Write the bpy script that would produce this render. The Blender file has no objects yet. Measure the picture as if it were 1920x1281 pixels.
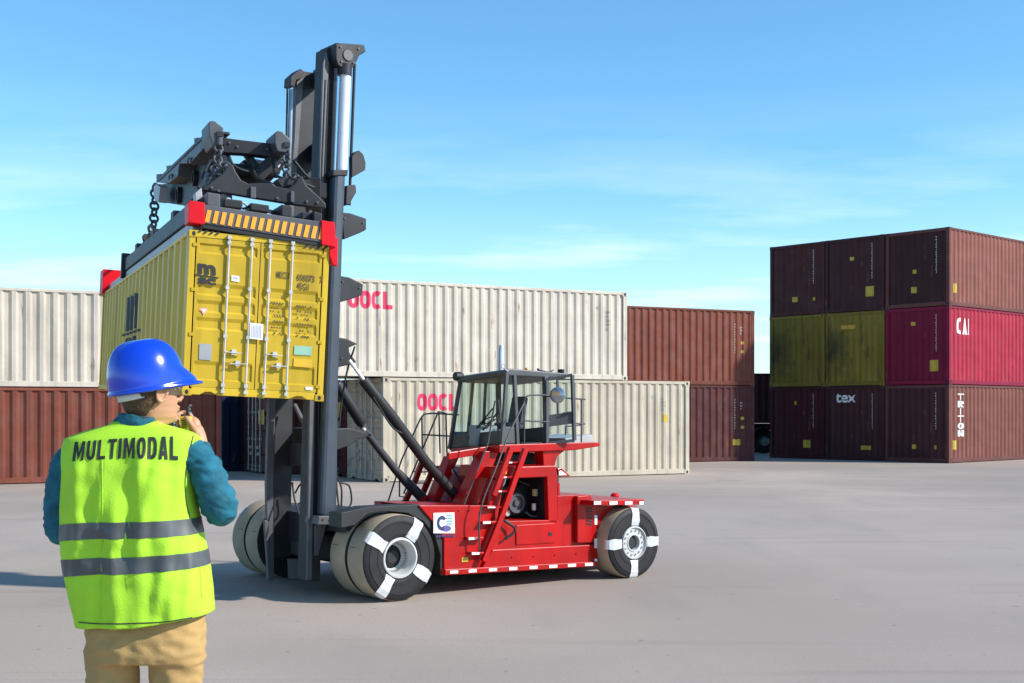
import bpy, bmesh, math, random
from mathutils import Vector, Matrix, noise
from mathutils.bvhtree import BVHTree
random.seed(7)
R = math.radians
S = bpy.context.scene
COL = S.collection

# ------------------------------------------------------------------ camera
F, CX, CY, EYE = 2400.0, 960.0, 772.0, 1.7          # focal length / horizon in photo pixels
cam = bpy.data.cameras.new('camera'); camo = bpy.data.objects.new('camera', cam); COL.objects.link(camo)
camo.location = (0, 0, EYE); camo.rotation_euler = (R(90), 0, 0)
cam.sensor_width = 36; cam.lens = 36 * F / 1920; cam.shift_y = (CY - 640.5) / 1920
cam.clip_end = 6000; cam.clip_start = .1
S.camera = camo

# ------------------------------------------------------------------ sun + sky
SUN_AZ, SUN_EL = R(-15), R(33)                       # azimuth measured from +X towards +Y
sd = Vector((math.cos(SUN_AZ) * math.cos(SUN_EL), math.sin(SUN_AZ) * math.cos(SUN_EL), math.sin(SUN_EL)))
sun = bpy.data.lights.new('sun', 'SUN'); sun.energy = 4.2; sun.angle = R(2.0); sun.color = (1, .95, .88)
suno = bpy.data.objects.new('sun', sun); COL.objects.link(suno)
suno.rotation_euler = sd.to_track_quat('Z', 'Y').to_euler(); suno.location = sd * 40
W = bpy.data.worlds.new('World'); S.world = W; W.use_nodes = True
nt = W.node_tree; nt.nodes.clear()
def N(t, **k):
    n = nt.nodes.new(t)
    for a, b in k.items(): setattr(n, a, b)
    return n
out = N('ShaderNodeOutputWorld'); bg = N('ShaderNodeBackground'); bg.inputs[1].default_value = .12
sky = N('ShaderNodeTexSky', sky_type='NISHITA'); sky.sun_disc = False
sky.sun_elevation = SUN_EL; sky.sun_rotation = R(90) - SUN_AZ
sky.air_density = 1.0; sky.dust_density = .3; sky.ozone_density = 1.2; sky.altitude = 0
hs = N('ShaderNodeHueSaturation'); hs.inputs['Saturation'].default_value = 1.0; hs.inputs['Value'].default_value = 1.0
tint = N('ShaderNodeMix', data_type='RGBA', blend_type='MULTIPLY'); tint.inputs[0].default_value = 1
tint.inputs[7].default_value = (.64, 1.08, 1.29, 1)
geo = N('ShaderNodeTexCoord'); sep = N('ShaderNodeSeparateXYZ')
nt.links.new(geo.outputs['Generated'], sep.inputs[0])
# clouds projected on a flat layer
div = N('ShaderNodeMath', operation='ADD'); div.inputs[1].default_value = .09
nt.links.new(sep.outputs[2], div.inputs[0])
dx = N('ShaderNodeMath', operation='DIVIDE'); dy = N('ShaderNodeMath', operation='DIVIDE')
nt.links.new(sep.outputs[0], dx.inputs[0]); nt.links.new(div.outputs[0], dx.inputs[1])
nt.links.new(sep.outputs[1], dy.inputs[0]); nt.links.new(div.outputs[0], dy.inputs[1])
cmb = N('ShaderNodeCombineXYZ'); nt.links.new(dx.outputs[0], cmb.inputs[0]); nt.links.new(dy.outputs[0], cmb.inputs[1])
mp = N('ShaderNodeMapping'); mp.inputs['Scale'].default_value = (.9, 1.6, 1); mp.inputs['Location'].default_value = (5, 5, 0)
nt.links.new(cmb.outputs[0], mp.inputs[0])
nz = N('ShaderNodeTexNoise'); nz.inputs['Scale'].default_value = 1.0; nz.inputs['Detail'].default_value = 8; nz.inputs['Roughness'].default_value = .55
nt.links.new(mp.outputs[0], nz.inputs['Vector'])
cr = N('ShaderNodeValToRGB'); cr.color_ramp.elements[0].position = .42; cr.color_ramp.elements[1].position = .76
cr.color_ramp.elements[1].color = (.9, .9, .9, 1)
nt.links.new(nz.outputs[0], cr.inputs[0])
# clouds low in the sky only
low = N('ShaderNodeMapRange'); low.inputs[1].default_value = .03; low.inputs[2].default_value = .24
low.inputs[3].default_value = 1; low.inputs[4].default_value = .0
nt.links.new(sep.outputs[2], low.inputs[0])
cm = N('ShaderNodeMath', operation='MULTIPLY'); nt.links.new(cr.outputs[0], cm.inputs[0]); nt.links.new(low.outputs[0], cm.inputs[1])
mix = N('ShaderNodeMix', data_type='RGBA'); mix.inputs[7].default_value = (7.6, 8.3, 9.1, 1)
hz_ = N('ShaderNodeMapRange', interpolation_type='SMOOTHSTEP'); hz_.inputs[1].default_value = -.02; hz_.inputs[2].default_value = .20; hz_.inputs[3].default_value = .42; hz_.inputs[4].default_value = 0
nt.links.new(sep.outputs[2], hz_.inputs[0])
mxm = N('ShaderNodeMath', operation='MAXIMUM'); nt.links.new(cm.outputs[0], mxm.inputs[0]); nt.links.new(hz_.outputs[0], mxm.inputs[1])
nt.links.new(mxm.outputs[0], mix.inputs[0])
nt.links.new(sky.outputs[0], hs.inputs['Color']); nt.links.new(hs.outputs[0], tint.inputs[6])
nt.links.new(tint.outputs[2], mix.inputs[6]); nt.links.new(mix.outputs[2], bg.inputs[0]); nt.links.new(bg.outputs[0], out.inputs[0])
S.view_settings.view_transform = 'Standard'; S.view_settings.look = 'None'
S.view_settings.exposure = 0.5; S.view_settings.gamma = 1

# ------------------------------------------------------------------ materials
MATS = {}
def material(name, rgb, rough=.5, metal=0, var=.12, scale=6, bump=0.0, bscale=60, spec=.5, coat=0, streak=False, rust=0, rustcol=(.16, .06, .03), dust=0, dustcol=(.45, .42, .38)):
    if name in MATS: return MATS[name]
    m = bpy.data.materials.new(name); m.use_nodes = True; t = m.node_tree; n = t.nodes; b = n['Principled BSDF']
    b.inputs['Roughness'].default_value = rough; b.inputs['Metallic'].default_value = metal
    b.inputs['Specular IOR Level'].default_value = spec; b.inputs['Coat Weight'].default_value = coat
    b.inputs['Coat Roughness'].default_value = .12
    tc = n.new('ShaderNodeTexCoord')
    def noi(sc, mapping=None, detail=5):
        q = n.new('ShaderNodeTexNoise'); q.inputs['Scale'].default_value = sc; q.inputs['Detail'].default_value = detail
        if mapping:
            mm = n.new('ShaderNodeMapping'); mm.inputs['Scale'].default_value = mapping
            t.links.new(tc.outputs['Object'], mm.inputs[0]); t.links.new(mm.outputs[0], q.inputs['Vector'])
        else: t.links.new(tc.outputs['Object'], q.inputs['Vector'])
        return q
    def ramp(src, a, c):
        r = n.new('ShaderNodeMapRange'); r.inputs[1].default_value = a; r.inputs[2].default_value = c
        t.links.new(src, r.inputs[0]); return r.outputs[0]
    def mixc(fac, a, c, mode='MIX'):
        x = n.new('ShaderNodeMix'); x.data_type = 'RGBA'; x.blend_type = mode
        if hasattr(fac, 'links') or not isinstance(fac, (int, float)): t.links.new(fac, x.inputs[0])
        else: x.inputs[0].default_value = fac
        for i, v in ((6, a), (7, c)):
            if isinstance(v, tuple): x.inputs[i].default_value = (*v, 1)
            else: t.links.new(v, x.inputs[i])
        return x.outputs[2]
    lo = tuple(c * (1 - var) for c in rgb); hi = tuple(min(1, c * (1 + var)) for c in rgb)
    c = mixc(ramp(noi(scale).outputs[0], .3, .7), lo, hi)
    if streak:
        s = noi(1.0, (7, 7, .5), 4)
        c = mixc(ramp(s.outputs[0], .5, .85), c, tuple(v * .62 for v in rgb))
    if rust:
        s = noi(1.0, (5, 5, 1.3), 9)
        c = mixc(ramp(s.outputs[0], .66 - .1 * rust, .74), c, rustcol)
    if dust:
        s = noi(2.2, None, 7)
        f = ramp(s.outputs[0], .42, .75)
        mm = n.new('ShaderNodeMath'); mm.operation = 'MULTIPLY'; mm.inputs[1].default_value = dust; t.links.new(f, mm.inputs[0])
        c = mixc(mm.outputs[0], c, dustcol)
    if name.startswith('container_'):
        oi = n.new('ShaderNodeObjectInfo'); mr_ = n.new('ShaderNodeMapRange'); mr_.inputs[3].default_value = .82; mr_.inputs[4].default_value = 1.15
        t.links.new(oi.outputs['Random'], mr_.inputs[0]); hv = n.new('ShaderNodeHueSaturation'); t.links.new(mr_.outputs[0], hv.inputs['Value']); t.links.new(c, hv.inputs['Color']); c = hv.outputs[0]
        bp = n.new('ShaderNodeBump'); bp.inputs['Strength'].default_value = .5; bp.inputs['Distance'].default_value = .05
        t.links.new(noi(1.6, None, 3).outputs[0], bp.inputs['Height']); t.links.new(bp.outputs[0], b.inputs['Normal'])
    t.links.new(c, b.inputs['Base Color'])
    rr = n.new('ShaderNodeMapRange'); rr.inputs[3].default_value = max(.02, rough - .08); rr.inputs[4].default_value = min(1, rough + .12)
    t.links.new(noi(scale * 3).outputs[0], rr.inputs[0]); t.links.new(rr.outputs[0], b.inputs['Roughness'])
    if bump:
        bp = n.new('ShaderNodeBump'); bp.inputs['Strength'].default_value = bump; bp.inputs['Distance'].default_value = .01
        t.links.new(noi(bscale).outputs[0], bp.inputs['Height']); t.links.new(bp.outputs[0], b.inputs['Normal'])
    MATS[name] = m; return m

def glass_mat(name, tint=(.75, .9, .9), refl=.25):
    m = bpy.data.materials.new(name); m.use_nodes = True; t = m.node_tree; n = t.nodes
    o = n['Material Output']; n.remove(n['Principled BSDF'])
    tr = n.new('ShaderNodeBsdfTransparent'); tr.inputs[0].default_value = (*tint, 1)
    gl = n.new('ShaderNodeBsdfGlossy'); gl.inputs['Roughness'].default_value = .03
    fr = n.new('ShaderNodeLayerWeight'); fr.inputs[0].default_value = refl
    mx = n.new('ShaderNodeMixShader'); t.links.new(fr.outputs['Fresnel'], mx.inputs[0])
    t.links.new(tr.outputs[0], mx.inputs[1]); t.links.new(gl.outputs[0], mx.inputs[2]); t.links.new(mx.outputs[0], o.inputs[0])
    return m

DK = material('charcoal_paint', (.021, .021, .026), .5, spec=.3, var=.25, scale=5, bump=.05, dust=.22, dustcol=(.09, .085, .08))
DK2 = material('blue_grey_paint', (.036, .047, .068), .38, var=.2, scale=4, dust=.2, dustcol=(.11, .11, .12))
DKL = material('light_charcoal_paint', (.072, .072, .084), .5, var=.2, dust=.3, dustcol=(.16, .155, .15))
BLK = material('matte_black', (.012, .012, .014), .55, var=.3)
RED = material('machine_red', (.42, .0015, .002), .34, var=.18, scale=3, coat=.12, spec=.3, dust=.22, dustcol=(.20, .02, .015), streak=True)
RED2 = material('corner_red', (.70, .002, .012), .45, var=.1, spec=.25)
WHT = material('white_reflector', (.78, .77, .74), .5, var=.08)
CHR = material('chrome_rod', (.72, .71, .76), .38, metal=.25, var=.05)
STL = material('worn_steel', (.42, .41, .39), .5, metal=.35, var=.2, scale=30)
ZINC = material('zinc_rod', (.52, .51, .47), .5, metal=.2, var=.15, scale=20)
TYR = material('tyre_rubber', (.018, .017, .019), .6, spec=.3, var=.2, scale=9, bump=.1, dust=.2, dustcol=(.05, .046, .044))
TRD = material('dusty_tread', (.36, .295, .205), .85, var=.12, scale=7, bump=.1, dust=.35, dustcol=(.33, .29, .23))
TAPE = material('foil_tape', (.66, .67, .69), .3, metal=.25, var=.12, scale=25, bump=.3, bscale=30)
RIM = material('rim_grey', (.52, .52, .51), .45, var=.1, metal=.1)
ORG = material('hazard_orange', (.95, .36, .02), .5, var=.1)
INK = material('black_ink', (.02, .02, .02), .6, var=.2)
SKIN = material('skin', (.50, .255, .14), .5, var=.1, scale=12, bump=.05)
YEL = material('yellow_mark', (.50, .36, .03), .5, var=.15)
WMK = material('white_mark', (.75, .75, .72), .6, var=.1)
GLS = glass_mat('cab_glass', (.72, .84, .85), .12)

# ------------------------------------------------------------------ helpers
def set_props(o, label=None, cat=None, group=None, kind=None):
    if label: o['label'] = label
    if cat: o['category'] = cat
    if group: o['group'] = group
    if kind: o['kind'] = kind
def empty(name, loc=(0, 0, 0), rot=None, **k):
    o = bpy.data.objects.new(name, None); COL.objects.link(o); o.location = loc
    if rot is not None:
        o.rotation_mode = 'QUATERNION'; o.rotation_quaternion = rot
    o.empty_display_size = .1; set_props(o, **k); return o
def rootof(p):
    while p and p.parent: p = p.parent
    return p
class MB:
    def __init__(s): s.v = []; s.f = []
    def add(s, vs, fs):
        n = len(s.v); s.v += [Vector(v) for v in vs]; s.f += [[i + n for i in f] for f in fs]; return s
    def box(s, x0, x1, y0, y1, z0, z1):
        return s.add([(x0, y0, z0), (x1, y0, z0), (x1, y1, z0), (x0, y1, z0), (x0, y0, z1), (x1, y0, z1), (x1, y1, z1), (x0, y1, z1)],
                     [[0, 3, 2, 1], [4, 5, 6, 7], [0, 1, 5, 4], [1, 2, 6, 5], [2, 3, 7, 6], [3, 0, 4, 7]])
    def hexa(s, q0, q1):
        return s.prism(q0, None, q1)
    def prism(s, poly, d, poly2=None):
        n = len(poly); a = [Vector(p) for p in poly]; b = [Vector(p) for p in poly2] if poly2 else [p + d for p in a]
        return s.add(a + b, [list(range(n))[::-1], [i + n for i in range(n)]] + [[i, (i + 1) % n, (i + 1) % n + n, i + n] for i in range(n)])
    def tube(s, pts, r, seg=10, rs=None, cap=True):
        pts = [Vector(p) for p in pts]; n = len(pts); base = len(s.v); up = None; vs = []
        for i, p in enumerate(pts):
            d = (pts[min(i + 1, n - 1)] - pts[max(i - 1, 0)]).normalized()
            if up is None:
                up = d.orthogonal().normalized()
            else:
                up = (up - d * up.dot(d)).normalized()
            w = d.cross(up); rr = rs[i] if rs else r
            for k in range(seg):
                a = 2 * math.pi * k / seg; vs.append(p + (up * math.cos(a) + w * math.sin(a)) * rr)
        fs = [[i * seg + k, i * seg + (k + 1) % seg, (i + 1) * seg + (k + 1) % seg, (i + 1) * seg + k] for i in range(n - 1) for k in range(seg)]
        if cap: fs += [list(range(seg))[::-1], [(n - 1) * seg + k for k in range(seg)]]
        return s.add(vs, fs)
    def bar(s, a, b, w, h, up=(0, 0, 1)):
        a = Vector(a); b = Vector(b); d = (b - a).normalized(); sd_ = d.cross(Vector(up)).normalized() * w / 2; u = sd_.cross(d).normalized() * h / 2
        q = lambda p: [p - sd_ - u, p + sd_ - u, p + sd_ + u, p - sd_ + u]
        return s.prism(q(a), None, q(b))
    def lathe(s, prof, c, ax, ux, seg=48):
        c = Vector(c); ax = Vector(ax).normalized(); ux = Vector(ux).normalized(); w = ax.cross(ux); m = len(prof); vs = []
        for k in range(seg):
            a = 2 * math.pi * k / seg; rd = ux * math.cos(a) + w * math.sin(a)
            for (r, h) in prof: vs.append(c + rd * r + ax * h)
        fs = [[k * m + i, ((k + 1) % seg) * m + i, ((k + 1) % seg) * m + i + 1, k * m + i + 1] for k in range(seg) for i in range(m - 1)]
        return s.add(vs, fs)
    def ball(s, c, rx, ry=None, rz=None, seg=14, rings=9, M=None):
        ry = ry or rx; rz = rz or rx; vs = []; c = Vector(c)
        for i in range(rings + 1):
            t = math.pi * i / rings
            for k in range(seg):
                a = 2 * math.pi * k / seg; p = Vector((rx * math.sin(t) * math.cos(a), ry * math.sin(t) * math.sin(a), rz * math.cos(t)))
                if M: p = M @ p
                vs.append(c + p)
        return s.add(vs, [[i * seg + k, i * seg + (k + 1) % seg, (i + 1) * seg + (k + 1) % seg, (i + 1) * seg + k] for i in range(rings) for k in range(seg)])
    def build(s, name, mat, parent=None, local=False, bevel=0, smooth=False, **k):
        o = None
        me = bpy.data.meshes.new(name)
        off = Vector((0, 0, 0))
        if parent is not None and not local:
            r = rootof(parent)
            Mi = Matrix.LocRotScale(r.location, r.rotation_quaternion if r.rotation_mode == 'QUATERNION' else r.rotation_euler, None).inverted()
            vs = [Mi @ v for v in s.v]
        else: vs = s.v
        me.from_pydata([tuple(v) for v in vs], [], s.f); 
        bm = bmesh.new(); bm.from_mesh(me); bmesh.ops.remove_doubles(bm, verts=bm.verts, dist=1e-5); bmesh.ops.recalc_face_normals(bm, faces=bm.faces)
        bm.to_mesh(me); bm.free()
        me.materials.append(mat)
        if smooth:
            for p in me.polygons: p.use_smooth = True
        o = bpy.data.objects.new(name, me); COL.objects.link(o)
        if parent is not None: o.parent = parent
        if smooth == 'auto':
            me.set_sharp_from_angle(angle=R(38))
        if bevel:
            b = o.modifiers.new('bevel', 'BEVEL'); b.width = bevel; b.segments = 2; b.limit_method = 'ANGLE'; b.angle_limit = R(40)
        set_props(o, **k)
        return o

def smooth_path(pts, n=8):
    P = [Vector(p) for p in pts]; P = [P[0] * 2 - P[1]] + P + [P[-1] * 2 - P[-2]]; o = []
    for i in range(1, len(P) - 2):
        for k in range(n):
            t = k / n; a, b, c, d = P[i - 1:i + 3]
            o.append(.5 * ((2 * b) + (c - a) * t + (2 * a - 5 * b + 4 * c - d) * t * t + (-a + 3 * b - 3 * c + d) * t ** 3))
    o.append(P[-2]); return o
def lerp_list(vals, n=8):
    o = []
    for i in range(len(vals) - 1):
        for k in range(n):
            t = k / n; t = t * t * (3 - 2 * t); o.append(vals[i] * (1 - t) + vals[i + 1] * t)
    o.append(vals[-1]); return o

def ray(px, py): return Vector(((px - CX) / F, 1, -(py - CY) / F))
EY = Vector((0, 0, EYE))
def at(px, py, Y): return EY + ray(px, py) * Y
def hit(px, py, P0, n): 
    r = ray(px, py); return EY + r * ((Vector(P0) - EY).dot(n) / r.dot(n))

def text2d(s, bold=0.0, slice_x=0, slice_y=0, spacing=1.0):
    """flat text as (verts2d normalised to a unit box, faces, aspect)"""
    cu = bpy.data.curves.new('t', 'FONT'); cu.body = s; cu.size = 1; cu.offset = bold; cu.space_character = spacing; cu.resolution_u = 3
    ob = bpy.data.objects.new('t', cu); COL.objects.link(ob)
    dg = bpy.context.evaluated_depsgraph_get(); me = bpy.data.meshes.new_from_object(ob.evaluated_get(dg))
    bm = bmesh.new(); bm.from_mesh(me); bpy.data.objects.remove(ob); bpy.data.meshes.remove(me)
    xs = [v.co.x for v in bm.verts]; ys = [v.co.y for v in bm.verts]; x0, x1, y0, y1 = min(xs), max(xs), min(ys), max(ys)
    for v in bm.verts: v.co = ((v.co.x - x0) / (x1 - x0), (v.co.y - y0) / (y1 - y0), 0)
    for axis, n in ((0, slice_x), (1, slice_y)):
        for i in range(1, n):
            co = [0, 0, 0]; no = [0, 0, 0]; co[axis] = i / n; no[axis] = 1
            bmesh.ops.bisect_plane(bm, geom=bm.verts[:] + bm.edges[:] + bm.faces[:], plane_co=co, plane_no=no)
    vs = [(v.co.x, v.co.y) for v in bm.verts]; bm.verts.index_update(); fs = [[v.index for v in f.verts] for f in bm.faces]
    bm.free(); return vs, fs, (x1 - x0) / (y1 - y0)

def _ring(a0, a1, ti, tj, n=20, p=2.6, cx=.5, cy=.5, rx=.5, ry=.5):
    v = []; 
    for i in range(n + 1):
        a = R(a0 + (a1 - a0) * i / n); c, s_ = math.cos(a), math.sin(a); c = math.copysign(abs(c) ** (2 / p), c); s_ = math.copysign(abs(s_) ** (2 / p), s_)
        v += [(cx + rx * c, cy + ry * s_), (cx + (rx - ti) * c, cy + (ry - tj) * s_)]
    return v, [[2 * i, 2 * i + 1, 2 * i + 3, 2 * i + 2] for i in range(n)]
def _poly(*ps):
    v = []; f = []
    for p in ps: f.append(list(range(len(v), len(v) + len(p)))); v += p
    return v, f
def _join(*gs):
    v = []; f = []
    for a, b in gs: f += [[i + len(v) for i in q] for q in b]; v = v + a
    return v, f
def glyph(ch, t, ty):
    if ch == 'M': return _poly([(0, 0), (t * .9, 0), (t * .9, .62), (.5, 0), (.3, 1), (0, 1)], [(.5, 0), (1 - t * .9, .62), (1 - t * .9, 0), (1, 0), (1, 1), (.7, 1)], [(.3, 1), (.5, 0), (.5, .40)], [(.5, 0), (.7, 1), (.5, .40)])
    if ch == 'L': return _poly([(0, 0), (1, 0), (1, ty), (t, ty), (t, 1), (0, 1)])
    if ch == 'T': return _poly([(0, 1 - ty), (.5 - t / 2, 1 - ty), (.5 - t / 2, 0), (.5 + t / 2, 0), (.5 + t / 2, 1 - ty), (1, 1 - ty), (1, 1), (0, 1)])
    if ch == 'I': return _poly([(0, 0), (1, 0), (1, 1), (0, 1)])
    if ch == 'N': return _poly([(0, 0), (t, 0), (t, .62), (1 - t, 0), (1, 0), (1, 1), (1 - t, 1), (1 - t, .38), (t, 1), (0, 1)])
    if ch == 'A': return _poly([(0, 0), (t, 0), (.5, .78), (.5, 1), (.5 - t * .62, 1)], [(1, 0), (.5 + t * .62, 1), (.5, 1), (.5, .78), (1 - t, 0)],
        [(t + (.5 - t) * .22, .172), (1 - t - (.5 - t) * .22, .172), (1 - t - (.5 - t) * .46, .36), (t + (.5 - t) * .46, .36)])
    if ch == 'U': return _join(_ring(180, 360, t, ty, 16, 2.4, .5, .36, .5, .36), _poly([(0, .36), (t, .36), (t, 1), (0, 1)], [(1 - t, .36), (1, .36), (1, 1), (1 - t, 1)]))
    if ch == 'O': return _ring(0, 360, t, ty, 32)
    if ch == 'C': return _ring(52, 308, t, ty, 26)
    if ch == 'D': return _join(_poly([(0, 0), (t, 0), (t, 1), (0, 1)], [(t, 0), (.45, 0), (.45, ty), (t, ty)], [(t, 1 - ty), (.45, 1 - ty), (.45, 1), (t, 1)]), _ring(-90, 90, t, ty, 18, 2.6, .45, .5, .55, .5))
    if ch == 'R': return _join(_poly([(0, 0), (t, 0), (t, 1), (0, 1)], [(t, 1 - ty), (.5, 1 - ty), (.5, 1), (t, 1)], [(t, .42), (.5, .42), (.5, .42 + ty), (t, .42 + ty)], [(.42, .42), (1 - t * 1.1, 0), (1, 0), (.72, .42)]), _ring(-90, 90, t, ty, 14, 2.4, .5, .71, .5, .29))
def block2d(s, t=.27, ty=.15, gap=.16, slice_x=0, slice_y=0):
    wd = {'I': .34, 'M': 1.25, 'L': .9, 'T': .95}; x = 0; V_ = []; F_ = []
    for ch in s:
        w = wd.get(ch, 1.0); v, f = glyph(ch, t / w if ch != 'I' else 1, ty); F_ += [[i + len(V_) for i in q] for q in f]; V_ += [(x + a * w, b) for a, b in v]; x += w + gap
    x -= gap; bm = bmesh.new(); vv = [bm.verts.new((a / x, b, 0)) for a, b in V_]
    for q in F_: bm.faces.new([vv[i] for i in q])
    for axis, n in ((0, slice_x), (1, slice_y)):
        for i in range(1, n):
            co = [0, 0, 0]; no = [0, 0, 0]; co[axis] = i / n; no[axis] = 1
            bmesh.ops.bisect_plane(bm, geom=bm.verts[:] + bm.edges[:] + bm.faces[:], plane_co=co, plane_no=no)
    bmesh.ops.triangulate(bm, faces=bm.faces); bm.verts.index_update(); vs = [(v.co.x, v.co.y) for v in bm.verts]; fs = [[v.index for v in f.verts] for f in bm.faces]; bm.free()
    return vs, fs, 1

# ------------------------------------------------------------------ ground
def ground():
    m = bpy.data.materials.new('yard_concrete'); m.use_nodes = True; t = m.node_tree; n = t.nodes; b = n['Principled BSDF']
    b.inputs['Roughness'].default_value = .88; b.inputs['Specular IOR Level'].default_value = .25
    tc = n.new('ShaderNodeTexCoord')
    def noi(sc, d=5, mp=None, rg=.5):
        q = n.new('ShaderNodeTexNoise'); q.inputs['Scale'].default_value = sc; q.inputs['Detail'].default_value = d; q.inputs['Roughness'].default_value = rg
        if mp:
            k = n.new('ShaderNodeMapping'); k.inputs['Scale'].default_value = mp; t.links.new(tc.outputs['Object'], k.inputs[0]); t.links.new(k.outputs[0], q.inputs[0])
        else: t.links.new(tc.outputs['Object'], q.inputs[0])
        return q.outputs[0]
    def mr(s, a, c, lo=0, hi=1):
        r = n.new('ShaderNodeMapRange'); r.inputs[1].default_value = a; r.inputs[2].default_value = c; r.inputs[3].default_value = lo; r.inputs[4].default_value = hi
        t.links.new(s, r.inputs[0]); return r.outputs[0]
    def mx(f, a, c, mode='MIX'):
        x = n.new('ShaderNodeMix'); x.data_type = 'RGBA'; x.blend_type = mode; t.links.new(f, x.inputs[0])
        for i, v in ((6, a), (7, c)):
            if isinstance(v, tuple): x.inputs[i].default_value = (*v, 1)
            else: t.links.new(v, x.inputs[i])
        return x.outputs[2]
    c = mx(mr(noi(.35, 4), .35, .65), (.43, .345, .28), (.52, .42, .345))
    c = mx(mr(noi(.16, 3, (1, .35, 1)), .45, .7), c, (.44, .37, .295))
    c = mx(mr(noi(.11, 3), .36, .60, 0, .6), c, (.27, .225, .19))
    c = mx(mr(noi(38, 6, None, .7), .35, .75, 0, .55), c, (.26, .235, .225))
    c = mx(mr(noi(1.1, 6, (1, .25, 1)), .56, .8, 0, .4), c, (.24, .22, .21))
    c = mx(mr(noi(9, 3), .70, .74, 0, .6), c, (.16, .14, .13))
    c = mx(mr(noi(160, 2), .66, .72, 0, .5), c, (.62, .56, .52)); c = mx(mr(noi(120, 2), .67, .72, 0, .6), c, (.12, .10, .10))
    c = mx(mr(noi(1.0, 4, (.16, 2.6, 1)), .60, .72, 0, .28), c, (.22, .185, .17)); c = mx(mr(noi(.45, 5), .64, .70, 0, .22), c, (.20, .17, .15))
    t.links.new(c, b.inputs['Base Color'])
    bp = n.new('ShaderNodeBump'); bp.inputs['Strength'].default_value = .35; bp.inputs['Distance'].default_value = .01
    t.links.new(noi(70, 6, None, .7), bp.inputs['Height']); t.links.new(bp.outputs[0], b.inputs['Normal'])
    g = MB().add([(-2500, -60, 0), (2500, -60, 0), (2500, 4000, 0), (-2500, 4000, 0)], [[0, 1, 2, 3]])
    g.build('ground', m, kind='structure')
ground()

# ------------------------------------------------------------------ shipping containers (local x = length, y = width, z = up)
def prof(s, per, dep, mode=0):
    t = (s / per) % 1.0
    if t < .28: return 0
    if t < .50: return dep * (t - .28) / .22
    if t < .78: return dep
    return dep * (1 - (t - .78) / .22)
def breaks(a, b, per):
    o = [a]; k = math.floor(a / per)
    while k * per < b:
        for f in (0, .28, .5, .78):
            s = k * per + f * per
            if a + 1e-4 < s < b - 1e-4: o.append(s)
        k += 1
    o.append(b); return o
def corr_panel(mb, P, U, V, D, w, h, per, dep):
    """P corner, U along, V up, D inward"""
    br = breaks(0, w, per); vs = []
    for s in br:
        q = P + U * s + D * prof(s, per, dep); vs += [q, q + V * h]
    mb.add(vs, [[2 * i, 2 * i + 2, 2 * i + 3, 2 * i + 1] for i in range(len(br) - 1)])
CM = {}
def cmat(key, rgb, rust=.3, dust=.15, rough=.68):
    return material('container_' + key, rgb, rough, spec=.22, var=.10, scale=1.5, streak=True, rust=rust, dust=dust, dustcol=tuple(min(1, c * .6 + .12) for c in rgb))
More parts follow.
